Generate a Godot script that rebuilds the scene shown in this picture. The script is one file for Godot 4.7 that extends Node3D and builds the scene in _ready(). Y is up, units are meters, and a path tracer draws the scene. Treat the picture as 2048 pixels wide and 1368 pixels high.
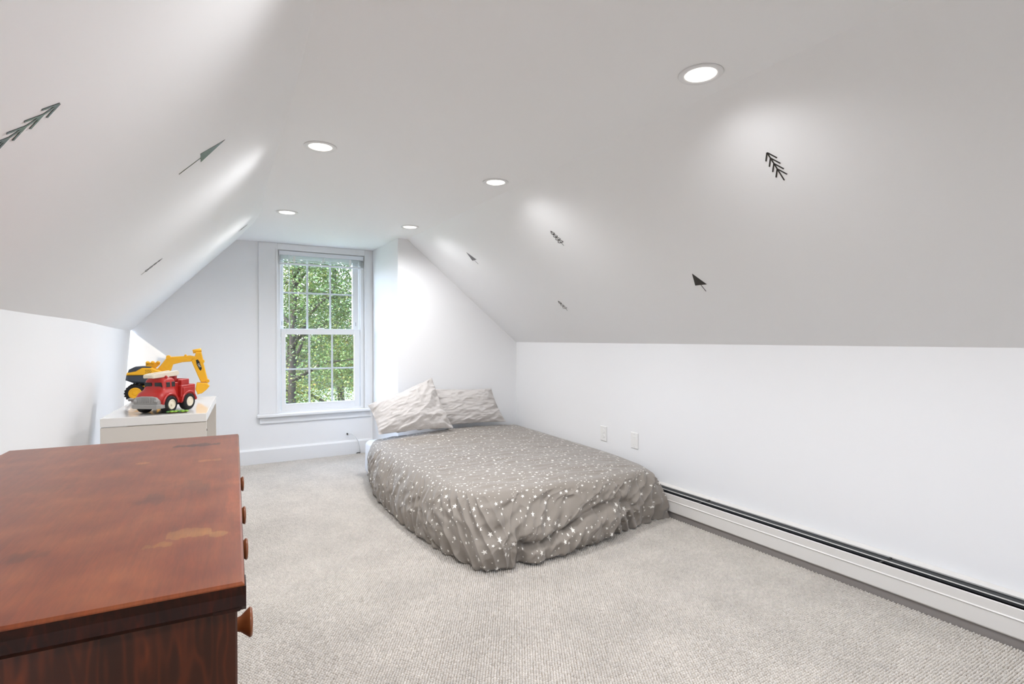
extends Node3D
# Attic bedroom: x runs across the room, y up, -z along the room towards the window. Metres.

const DW := 5.64        # window wall
const DA := 4.80        # wall behind the bed
const CEIL := 2.126
const CR := 1.682       # ceiling meets right slope
const WR := 2.868       # right knee wall
const KR := 1.162       # its height
const ALC := 1.593      # side of the window alcove
const DB := -1.5        # back wall

var M := {}
var rng := RandomNumberGenerator.new()

# ---------------------------------------------------------------- helpers
func V(c: float, y: float, d: float) -> Vector3:
	return Vector3(c, y, -d)

func new_st() -> SurfaceTool:
	var st := SurfaceTool.new()
	st.begin(Mesh.PRIMITIVE_TRIANGLES)
	return st

# triangles of one closed piece, turned so that they face outwards
func emit(st: SurfaceTool, t: PackedVector3Array, g: PackedInt32Array = PackedInt32Array()) -> void:
	var vol := 0.0
	var o := t[0]
	for i in range(0, t.size(), 3):
		vol += (t[i] - o).dot((t[i + 1] - o).cross(t[i + 2] - o))
	for i in range(0, t.size(), 3):
		st.set_smooth_group(g[i / 3] if g.size() > 0 else -1)
		st.add_vertex(t[i])
		if vol > 0.0:
			st.add_vertex(t[i + 2]); st.add_vertex(t[i + 1])
		else:
			st.add_vertex(t[i + 1]); st.add_vertex(t[i + 2])

# box with chamfered edges
func cbox(st: SurfaceTool, at: Vector3, size: Vector3, ch := 0.003, basis := Basis.IDENTITY) -> void:
	var h := size * 0.5
	ch = minf(ch, minf(h.x, minf(h.y, h.z)) * 0.9)
	var p := {}
	for sx in [-1, 1]:
		for sy in [-1, 1]:
			for sz in [-1, 1]:
				var k := Vector3i(sx, sy, sz)
				var s := Vector3(sx, sy, sz)
				p[[k, 0]] = at + basis * (s * Vector3(h.x, h.y - ch, h.z - ch))
				p[[k, 1]] = at + basis * (s * Vector3(h.x - ch, h.y, h.z - ch))
				p[[k, 2]] = at + basis * (s * Vector3(h.x - ch, h.y - ch, h.z))
	var t := PackedVector3Array()
	var quad := func(a, b, c, d):
		var n: Vector3 = (b - a).cross(c - a)
		var out: Vector3 = (a + b + c + d) * 0.25 - at
		if n.dot(out) > 0.0:
			t.append_array([a, c, b, a, d, c])
		else:
			t.append_array([a, b, c, a, c, d])
	for s in [-1, 1]:
		quad.call(p[[Vector3i(s, -1, -1), 0]], p[[Vector3i(s, 1, -1), 0]], p[[Vector3i(s, 1, 1), 0]], p[[Vector3i(s, -1, 1), 0]])
		quad.call(p[[Vector3i(-1, s, -1), 1]], p[[Vector3i(1, s, -1), 1]], p[[Vector3i(1, s, 1), 1]], p[[Vector3i(-1, s, 1), 1]])
		quad.call(p[[Vector3i(-1, -1, s), 2]], p[[Vector3i(1, -1, s), 2]], p[[Vector3i(1, 1, s), 2]], p[[Vector3i(-1, 1, s), 2]])
	for a in [-1, 1]:
		for b in [-1, 1]:
			quad.call(p[[Vector3i(-1, a, b), 1]], p[[Vector3i(1, a, b), 1]], p[[Vector3i(1, a, b), 2]], p[[Vector3i(-1, a, b), 2]])
			quad.call(p[[Vector3i(a, -1, b), 0]], p[[Vector3i(a, 1, b), 0]], p[[Vector3i(a, 1, b), 2]], p[[Vector3i(a, -1, b), 2]])
			quad.call(p[[Vector3i(a, b, -1), 0]], p[[Vector3i(a, b, 1), 0]], p[[Vector3i(a, b, 1), 1]], p[[Vector3i(a, b, -1), 1]])
			for c in [-1, 1]:
				var k := Vector3i(a, b, c)
				var q: Array = [p[[k, 0]], p[[k, 1]], p[[k, 2]]]
				if (q[1] - q[0]).cross(q[2] - q[0]).dot(q[0] - at) > 0.0:
					q = [q[0], q[2], q[1]]
				t.append_array(q)
	for i in range(0, t.size(), 3):
		st.set_smooth_group(-1)
		for j in 3:
			st.add_vertex(t[i + j])

# rings of equal point count, joined; style 0 flat, 1 smooth all over, 2 smooth along each strip
func loft(st: SurfaceTool, rings: Array, style := 1, caps := true) -> void:
	var t := PackedVector3Array()
	var g := PackedInt32Array()
	var n: int = rings[0].size()
	for i in rings.size() - 1:
		for k in n:
			var a: Vector3 = rings[i][k]
			var b: Vector3 = rings[i][(k + 1) % n]
			var c: Vector3 = rings[i + 1][(k + 1) % n]
			var d: Vector3 = rings[i + 1][k]
			t.append_array([a, b, c, a, c, d])
			var sg := -1 if style == 0 else (1 if style == 1 else 2 + k)
			g.append(sg); g.append(sg)
	if caps:
		for e in [0, rings.size() - 1]:
			var mid := Vector3.ZERO
			for q in rings[e]:
				mid += q
			mid /= n
			for k in n:
				var a: Vector3 = rings[e][k]
				var b: Vector3 = rings[e][(k + 1) % n]
				t.append_array([mid, b, a] if e == 0 else [mid, a, b])
				g.append(1 if style == 1 else -1)
	emit(st, t, g)

func inset(poly: Array, b: float) -> Array:
	var out := []
	var n := poly.size()
	var area := 0.0
	for i in n:
		area += poly[i].cross(poly[(i + 1) % n])
	var sgn := 1.0 if area > 0 else -1.0
	for i in n:
		var p: Vector2 = poly[i]
		var e0: Vector2 = (p - poly[(i + n - 1) % n]).normalized()
		var e1: Vector2 = (poly[(i + 1) % n] - p).normalized()
		var nn := (Vector2(-e0.y, e0.x) + Vector2(-e1.y, e1.x)) * sgn
		var l := maxf(nn.length(), 0.4)
		out.append(p + nn / l * minf(b * 2.0 / l, b * 2.0))
	return out

# polygon (x, y) pushed out along z from z0 to z1, edges bevelled by b
func prism(st: SurfaceTool, poly: Array, z0: float, z1: float, b := 0.0, xf := Transform3D.IDENTITY) -> void:
	var inner: Array = inset(poly, b) if b > 0.0 else poly
	var layers := [[inner, z0], [poly, z0 + b], [poly, z1 - b], [inner, z1]] if b > 0.0 else [[poly, z0], [poly, z1]]
	var t := PackedVector3Array()
	var n := poly.size()
	for l in layers.size() - 1:
		for k in n:
			var k2 := (k + 1) % n
			var a := Vector3(layers[l][0][k].x, layers[l][0][k].y, layers[l][1])
			var q := Vector3(layers[l][0][k2].x, layers[l][0][k2].y, layers[l][1])
			var c := Vector3(layers[l + 1][0][k2].x, layers[l + 1][0][k2].y, layers[l + 1][1])
			var d := Vector3(layers[l + 1][0][k].x, layers[l + 1][0][k].y, layers[l + 1][1])
			t.append_array([xf * a, xf * q, xf * c, xf * a, xf * c, xf * d])
	var area := 0.0
	for i in n:
		area += poly[i].cross(poly[(i + 1) % n])
	var ix := Geometry2D.triangulate_polygon(PackedVector2Array(inner))
	for e in [0, 1]:
		var z: float = z0 if e == 0 else z1
		for i in range(0, ix.size(), 3):
			var v := []
			for j in 3:
				var q: Vector2 = inner[ix[i + j]]
				v.append(Vector3(q.x, q.y, z))
			var ar: float = (inner[ix[i + 1]] - inner[ix[i]]).cross(inner[ix[i + 2]] - inner[ix[i]])
			var ccw := (ar > 0) == (area > 0)
			if (e == 1) != ccw:
				v = [v[0], v[2], v[1]]
			for q in v:
				t.append(xf * q)
	emit(st, t)

# turned profile of (radius, height) about the y axis of xf
func lathe(st: SurfaceTool, prof: Array, segs := 32, xf := Transform3D.IDENTITY, style := 1) -> void:
	var t := PackedVector3Array()
	var g := PackedInt32Array()
	for i in prof.size() - 1:
		for k in segs:
			var a0 := TAU * k / segs
			var a1 := TAU * (k + 1) / segs
			var a: Vector3 = xf * Vector3(prof[i].x * cos(a0), prof[i].y, prof[i].x * sin(a0))
			var b: Vector3 = xf * Vector3(prof[i].x * cos(a1), prof[i].y, prof[i].x * sin(a1))
			var c: Vector3 = xf * Vector3(prof[i + 1].x * cos(a1), prof[i + 1].y, prof[i + 1].x * sin(a1))
			var d: Vector3 = xf * Vector3(prof[i + 1].x * cos(a0), prof[i + 1].y, prof[i + 1].x * sin(a0))
			var sg := 1 if style == 1 else 2 + i
			if prof[i].x > 1e-6:
				t.append_array([a, b, c]); g.append(sg)
			if prof[i + 1].x > 1e-6:
				t.append_array([a, c, d]); g.append(sg)
	emit(st, t, g)

func tube(st: SurfaceTool, pts: Array, r: float, segs := 8, r_end := -1.0) -> void:
	var rings := []
	var n := pts.size()
	var side := Vector3.ZERO
	for i in n:
		var dir: Vector3 = (pts[mini(i + 1, n - 1)] - pts[maxi(i - 1, 0)]).normalized()
		if side == Vector3.ZERO:
			side = dir.cross(Vector3.UP if absf(dir.y) < 0.9 else Vector3.RIGHT).normalized()
		side = (side - dir * side.dot(dir)).normalized()
		var up := dir.cross(side)
		var rr := r if r_end < 0 else lerpf(r, r_end, float(i) / (n - 1))
		var ring := []
		for k in segs:
			var a := TAU * k / segs
			ring.append(pts[i] + (side * cos(a) + up * sin(a)) * rr)
		rings.append(ring)
	loft(st, rings, 1, true)

func ellipsoid(st: SurfaceTool, at: Vector3, r: Vector3, basis := Basis.IDENTITY, rows := 8, segs := 14) -> void:
	var prof := []
	for i in rows + 1:
		var a := PI * i / rows
		prof.append(Vector2(sin(a), -cos(a)) if i > 0 and i < rows else Vector2(0, -cos(a)))
	lathe(st, prof, segs, Transform3D(basis * Basis.from_scale(r), at))

# circle outline in a plane as polygon
func disc_poly(r: float, n := 24, at := Vector2.ZERO) -> Array:
	var o := []
	for k in n:
		o.append(at + Vector2(cos(TAU * k / n), sin(TAU * k / n)) * r)
	return o

func obj(called: String, st: SurfaceTool, m: Material, parent: Node = self) -> MeshInstance3D:
	st.generate_normals()
	return put(called, st.commit(), m, parent)

func put(called: String, mesh: Mesh, m: Material, parent: Node = self) -> MeshInstance3D:
	var o := MeshInstance3D.new()
	o.name = called
	o.mesh = mesh
	o.material_override = m
	parent.add_child(o, true)
	return o

var taken := {}
func numbered(called: String) -> String:
	taken[called] = taken.get(called, -1) + 1
	return called if taken[called] == 0 else "%s_%03d" % [called, taken[called]]

func thing(called: String, label: String, category: String, at := Vector3.ZERO, turn := 0.0, group := "") -> Node3D:
	var o := Node3D.new()
	o.name = numbered(called)
	add_child(o)
	o.position = at
	o.rotation.y = turn
	tag(o, label, category, group)
	return o

func tag(o: Node, label: String, category: String, group := "") -> void:
	o.set_meta("label", label)
	o.set_meta("category", category)
	if group != "":
		o.set_meta("group", group)

func structure(o: Node, label := "", category := "") -> Node:
	o.set_meta("kind", "structure")
	if label != "":
		o.set_meta("label", label)
		o.set_meta("category", category)
	return o

func node(called: String, label: String, category: String) -> Node3D:
	var o := Node3D.new()
	o.name = called
	add_child(o)
	structure(o, label, category)
	return o

func mat(called: String, color: Color, rough := 0.6, spec := 0.5, metal := 0.0) -> StandardMaterial3D:
	var m := StandardMaterial3D.new()
	m.resource_name = called
	m.albedo_color = color
	m.roughness = rough
	m.metallic = metal
	m.metallic_specular = spec
	M[called] = m
	return m

func rgb8(r: int, g: int, b: int) -> Color:
	return Color(r / 255.0, g / 255.0, b / 255.0)

func noise(seed_: int, freq: float, octaves := 3, kind := FastNoiseLite.TYPE_SIMPLEX_SMOOTH) -> FastNoiseLite:
	var n := FastNoiseLite.new()
	n.seed = seed_
	n.noise_type = kind
	n.frequency = freq
	n.fractal_octaves = octaves
	return n

func gray_bytes(n: FastNoiseLite, w: int, h: int, sw: int, sh: int) -> PackedByteArray:
	var im := n.get_image(sw, sh, false, false, true)
	im.convert(Image.FORMAT_L8)
	if sw != w or sh != h:
		im.resize(w, h, Image.INTERPOLATE_BILINEAR)
	return im.get_data()

func tex(bytes: PackedByteArray, w: int, h: int, fmt := Image.FORMAT_RGB8) -> ImageTexture:
	var im := Image.create_from_data(w, h, false, fmt, bytes)
	im.generate_mipmaps()
	return ImageTexture.create_from_image(im)

# ---------------------------------------------------------------- the scene
func _ready() -> void:
	rng.seed = 20240
	setup_camera_and_light()
	make_materials()
	build_shell()
	build_window()
	build_heater()
	build_bed()
	build_dresser()
	build_table()
	build_truck()
	build_excavator()
	build_small_toys()
	build_downlights()
	build_wall_plates()
	build_decals()
	build_blind()
	build_cable()
	build_carpet()
	build_outdoors()

func setup_camera_and_light() -> void:
	var cam := Camera3D.new()
	cam.name = "camera"
	cam.position = Vector3(0, 1.2, 0)
	cam.rotation_degrees = Vector3(-0.375, -30.4, 0)
	cam.fov = rad_to_deg(2.0 * atan(684.0 / 1070.0))
	cam.near = 0.05
	cam.far = 200.0
	add_child(cam)
	cam.current = true
	var we := WorldEnvironment.new()
	we.name = "world"
	var e := Environment.new()
	e.background_mode = Environment.BG_SKY
	var sky := Sky.new()
	var sm := ProceduralSkyMaterial.new()
	sm.sky_top_color = rgb8(176, 205, 245)
	sm.sky_horizon_color = rgb8(236, 242, 250)
	sm.ground_horizon_color = rgb8(205, 208, 200)
	sm.ground_bottom_color = rgb8(120, 122, 110)
	sm.sky_energy_multiplier = 3.0
	sm.ground_energy_multiplier = 1.0
	sm.sun_angle_max = 1.0
	sky.sky_material = sm
	e.sky = sky
	e.tonemap_mode = Environment.TONE_MAPPER_LINEAR
	e.tonemap_exposure = 1.07
	e.sdfgi_enabled = true
	e.ssao_enabled = true
	e.ssil_enabled = true
	we.environment = e
	add_child(we)
	var sun := DirectionalLight3D.new()
	sun.name = "sun"
	sun.light_color = rgb8(255, 244, 226)
	sun.light_energy = 3.8
	sun.light_angular_distance = 0.6
	sun.shadow_enabled = true
	add_child(sun)
	sun.look_at_from_position(Vector3.ZERO, Vector3(0.85, -0.75, -0.12), Vector3.UP)

func make_materials() -> void:
	# painted plaster
	mat("wall_paint", rgb8(245, 245, 245), 0.55, 0.4)
	mat("ceiling_paint", rgb8(250, 250, 250), 0.6, 0.4)
	mat("trim_paint", rgb8(240, 240, 240), 0.35, 0.5)
	mat("vinyl_white", rgb8(240, 240, 240), 0.3, 0.5)
	mat("vinyl_grey", rgb8(190, 192, 194), 0.35, 0.5)
	mat("muntin_backlit", rgb8(206, 208, 211), 0.4, 0.5)  # white bars greyed: the shade of backlighting is put into the colour
	mat("blind_white", rgb8(232, 234, 238), 0.4, 0.5)
	mat("metal_white", rgb8(226, 223, 218), 0.35, 0.5)
	mat("metal_dark", rgb8(46, 48, 50), 0.6, 0.4)
	mat("metal_grey", rgb8(140, 134, 130), 0.55, 0.4)
	mat("fin_metal", rgb8(60, 60, 60), 0.5, 0.5, 0.6)
	mat("plate_white", rgb8(242, 241, 238), 0.3, 0.5)
	mat("slot_dark", rgb8(40, 38, 36), 0.6)
	mat("vinyl_black", rgb8(26, 22, 20), 0.2, 0.7)
	mat("cord_white", rgb8(228, 228, 228), 0.4)
	mat("cord_dark", rgb8(40, 40, 42), 0.5)
	mat("sheet_white", rgb8(236, 238, 242), 0.85, 0.2)
	mat("lacquer_white", rgb8(232, 228, 222), 0.08, 0.5)
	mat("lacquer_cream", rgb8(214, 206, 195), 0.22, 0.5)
	mat("red_plastic", rgb8(178, 38, 32), 0.4, 0.5)
	mat("grey_plastic", rgb8(158, 156, 152), 0.45, 0.5)
	mat("cream_plastic", rgb8(228, 218, 196), 0.45, 0.5)
	mat("black_plastic", rgb8(34, 35, 37), 0.5, 0.5)
	mat("slate_plastic", rgb8(58, 66, 76), 0.45, 0.5)
	mat("yellow_plastic", rgb8(247, 184, 32), 0.35, 0.5)
	mat("rubber_black", rgb8(30, 30, 31), 0.7, 0.4)
	mat("window_dark", rgb8(24, 22, 24), 0.2, 0.5)
	mat("print_white", rgb8(240, 240, 238), 0.5)
	mat("leaf_green_toy", rgb8(132, 178, 52), 0.4)
	mat("dark_green_toy", rgb8(62, 108, 40), 0.4)
	mat("brown_toy", rgb8(104, 66, 48), 0.5)
	mat("edge_dark_wood", rgb8(50, 26, 15), 0.35)
	mat("knob_wood", rgb8(122, 66, 32), 0.3, 0.5)
	mat("bark", rgb8(56, 50, 44), 0.9, 0.2)
	mat("lawn", rgb8(104, 112, 84), 0.95, 0.1)
	var gl := mat("glass_pane", Color(1, 1, 1, 0.04), 0.02, 0.5)
	gl.transparency = BaseMaterial3D.TRANSPARENCY_ALPHA
	var cup := mat("clear_plastic", Color(1, 1, 1, 0.08), 0.04, 0.5)
	cup.transparency = BaseMaterial3D.TRANSPARENCY_ALPHA
	var lens := mat("lamp_lens", rgb8(255, 252, 246), 0.5)
	lens.emission_enabled = true
	lens.emission = rgb8(255, 248, 238)
	lens.emission_energy_multiplier = 2.2
	for a in [["leaf_a", rgb8(78, 98, 50)], ["leaf_b", rgb8(58, 80, 50)], ["leaf_c", rgb8(112, 122, 58)]]:
		var m := mat(a[0], a[1], 0.5, 0.4)
		m.vertex_color_use_as_albedo = true
		m.backlight_enabled = true
		m.backlight = Color(0.45, 0.5, 0.25)
	var cp := mat("carpet_loop", Color.WHITE, 0.95, 0.15)
	cp.vertex_color_use_as_albedo = true
	cp.rim_enabled = true
	cp.rim = 0.2
	mat("carpet_back", rgb8(150, 140, 126), 0.95, 0.1)
	make_wood()
	make_fabrics()

func make_wood() -> void:
	# top: reddish brown, worn finish with fine grain, stains and rubbed patches
	var w := 640
	var h := 1280
	var grain := gray_bytes(noise(11, 0.06, 4), w, h, w, 96)
	var fine := gray_bytes(noise(12, 0.25, 2), w, h, w, 160)
	var broad := gray_bytes(noise(13, 0.006, 3), w, h, w, h)
	var rub := gray_bytes(noise(14, 0.03, 4), w, h, w, h / 3)
	var b := PackedByteArray()
	b.resize(w * h * 3)
	var spots := [[0.80, 0.135, 0.11, 0.020, 0.62, 2], [0.88, 0.33, 0.05, 0.012, 1.22, 0], [0.62, 0.30, 0.028, 0.008, 1.25, 0], [0.73, 0.60, 0.05, 0.035, 0.86, 1], [0.84, 0.55, 0.06, 0.05, 0.88, 1], [0.86, 0.80, 0.055, 0.02, 1.13, 3], [0.93, 0.82, 0.02, 0.012, 1.12, 3], [0.79, 0.83, 0.03, 0.014, 1.11, 3], [0.50, 0.80, 0.05, 0.02, 0.84, 1], [0.36, 0.45, 0.12, 0.03, 0.9, 1], [0.97, 0.62, 0.03, 0.20, 1.12, 1]]
	for y in h:
		var v := float(y) / h
		for x in w:
			var i := y * w + x
			var g := grain[i] / 255.0
			var f := fine[i] / 255.0
			var br := broad[i] / 255.0
			var rb := rub[i] / 255.0
			var k := 0.92 + 0.14 * (g - 0.5) + 0.12 * (f - 0.5) + 0.24 * (br - 0.5) + 0.03 * (rb - 0.5)
			var red := 0.0
			var u := float(x) / w
			for s in spots:
				var dx: float = (u - s[0]) / s[2]
				if dx > 1.3 or dx < -1.3: continue
				var dy: float = (v - s[1]) / s[3]
				if dy > 1.3 or dy < -1.3: continue
				var r := dx * dx + dy * dy + (rb - 0.5) * 2.2
				if r < 1.0:
					var sh := minf(1.0, (1.0 - r) * (5.0 if s[5] != 1 else 1.2))
					k *= lerpf(1.0, s[4], sh)
					if s[5] == 2: red += sh * 0.2
					elif s[5] != 1: red -= sh * 0.9
			var a := 1.0 + 0.25 * (br - 0.5)
			b[i * 3] = clampi(int(136.0 * k), 0, 255)
			b[i * 3 + 1] = clampi(int((66.0 * k - red * 20.0) * a), 0, 255)
			b[i * 3 + 2] = clampi(int((31.0 * k - red * 10.0) * a * a), 0, 255)
	var m := mat("wood_top", Color.WHITE, 0.31, 0.5)
	m.albedo_texture = tex(b, w, h)
	# flame-figured dark side
	var sw := 512
	var shh := 768
	var wave := gray_bytes(noise(21, 0.02, 3), sw, shh, sw, 150)
	var fig := gray_bytes(noise(22, 0.05, 3), sw, shh, sw, 90)
	var c := PackedByteArray()
	c.resize(sw * shh * 3)
	for y in shh:
		for x in sw:
			var i := y * sw + x
			var ph := x * 0.10 + (wave[i] - 128) * 0.11
			var k := 0.52 + 0.2 * pow(absf(sin(ph * 0.5)), 6.0) * (0.4 + 1.2 * fig[i] / 255.0) + 0.9 * maxf(0.0, fig[i] / 255.0 - 0.62) + 0.2 * (wave[i] / 255.0 - 0.5)
			c[i * 3] = clampi(int(112.0 * k), 0, 255)
			c[i * 3 + 1] = clampi(int(50.0 * k), 0, 255)
			c[i * 3 + 2] = clampi(int(24.0 * k), 0, 255)
	var ms := mat("wood_side", Color.WHITE, 0.3, 0.5)
	ms.albedo_texture = tex(c, sw, shh)
	ms.uv1_triplanar = true
	ms.uv1_scale = Vector3(1.6, 1.1, 1.6)
	var me := mat("edge_worn", rgb8(170, 150, 140), 0.4, 0.4)
	me.albedo_texture = ms.albedo_texture
	me.uv1_triplanar = true
	me.uv1_scale = Vector3(2.6, 2.6, 2.6)

func star_at(p: Vector2, r: float, turn: float) -> bool:
	var a := fposmod(atan2(p.y, p.x) + turn, TAU / 5.0) - TAU / 10.0
	var d := p.length()
	# edge from the tip (angle +-36 deg) to the notch (angle 0)
	var tip := Vector2(r * cos(TAU / 10.0), r * sin(TAU / 10.0))
	var notch := Vector2(r * 0.42, 0)
	var q := Vector2(d * cos(a), absf(d * sin(a)))
	return (tip - notch).cross(q - notch) > 0.0

func make_fabrics() -> void:
	# grey cotton printed with white stars and dots; the tile is 0.5 m
	var n := 1024
	var weave := gray_bytes(noise(31, 0.4, 2), n, n, n, n)
	var b := PackedByteArray()
	b.resize(n * n * 3)
	for i in n * n:
		var k := 1.0 + (weave[i] - 128) / 128.0 * 0.035
		b[i * 3] = int(142 * k)
		b[i * 3 + 1] = int(134 * k)
		b[i * 3 + 2] = int(125 * k)
	var done := []
	var r2 := RandomNumberGenerator.new()
	r2.seed = 77
	for want in [[30, 26.0, 0.5], [40, 16.0, 1.0], [70, 7.5, 2.0]]:
		var made := 0
		var tries := 0
		while made < want[0] and tries < 4000:
			tries += 1
			var p := Vector2(r2.randf() * n, r2.randf() * n)
			var r: float = want[1] * r2.randf_range(0.85, 1.1)
			var ok := true
			for q in done:
				var d: Vector2 = (p - q[0]).abs()
				d = Vector2(minf(d.x, n - d.x), minf(d.y, n - d.y))
				if d.length() < (r + q[1]) * 1.25 + 8.0:
					ok = false
					break
			if not ok: continue
			done.append([p, r])
			made += 1
			var turn := r2.randf() * TAU
			var round_: bool = want[2] == 2.0
			for yy in range(int(-r) - 1, int(r) + 2):
				for xx in range(int(-r) - 1, int(r) + 2):
					var v := Vector2(xx, yy)
					if (v.length() < r * 0.75) if round_ else star_at(v, r, turn):
						var i := (posmod(int(p.y) + yy, n) * n + posmod(int(p.x) + xx, n)) * 3
						b[i] = 236; b[i + 1] = 232; b[i + 2] = 224
	var m := mat("star_cotton", Color.WHITE, 0.75, 0.25)
	m.albedo_texture = tex(b, n, n)
	m.rim_enabled = true
	m.rim = 0.6
	# pillowcase: off-white with rows of small grey dashes
	var c := PackedByteArray()
	c.resize(512 * 512 * 3)
	for y in 512:
		for x in 512:
			var i := (y * 512 + x) * 3
			var k := 1.0 + (weave[y * n + x] - 128) / 128.0 * 0.03
			c[i] = clampi(int(208 * k), 0, 255); c[i + 1] = clampi(int(203 * k), 0, 255); c[i + 2] = clampi(int(199 * k), 0, 255)
	for ry in 40:
		for rx in 32:
			var cx := int((rx + 0.5 * (ry % 2)) * 16.0 + r2.randf_range(-3, 3))
			var cy := int(ry * 12.8 + r2.randf_range(-2, 2))
			var a := r2.randf_range(-0.5, 0.5)
			for s in range(-4, 5):
				for tt in range(-1, 2):
					var px := posmod(int(cx + s * cos(a) - tt * sin(a)), 512)
					var py := posmod(int(cy + s * sin(a) + tt * cos(a)), 512)
					var i := (py * 512 + px) * 3
					c[i] = 168; c[i + 1] = 162; c[i + 2] = 158
	var mp := mat("pillow_cotton", Color.WHITE, 0.85, 0.2)
	mp.albedo_texture = tex(c, 512, 512)

# ---------------------------------------------------------------- room
const CREASE := [[-1.5, 0.20], [0.0, 0.235], [1.0, 0.262], [1.53, 0.281], [1.93, 0.304], [2.27, 0.319], [2.69, 0.334], [3.1, 0.345], [3.51, 0.3565], [3.95, 0.381], [4.25, 0.397], [4.45, 0.397], [4.75, 0.385], [5.1, 0.355], [5.56, 0.318], [5.80, 0.305]]

func crease(d: float) -> Vector3:
	for i in CREASE.size() - 1:
		if d <= CREASE[i + 1][0]:
			var t: float = (d - CREASE[i][0]) / (CREASE[i + 1][0] - CREASE[i][0])
			return V(lerpf(CREASE[i][1], CREASE[i + 1][1], t), CEIL, d)
	return V(0.305, CEIL, d)

func knee_left(d: float) -> Vector3:
	return V(-0.498, lerpf(1.303, 1.268, clampf(d / DW, 0, 1)) + 0.004 * sin(d * 2.3), d)

func left_slope(d: float, s: float, off := 0.0) -> Vector3:
	var a := knee_left(d)
	var b := crease(d)
	var u := (b - a).normalized()
	return a + u * s + Vector3(u.y, -u.x, 0) * off

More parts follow.
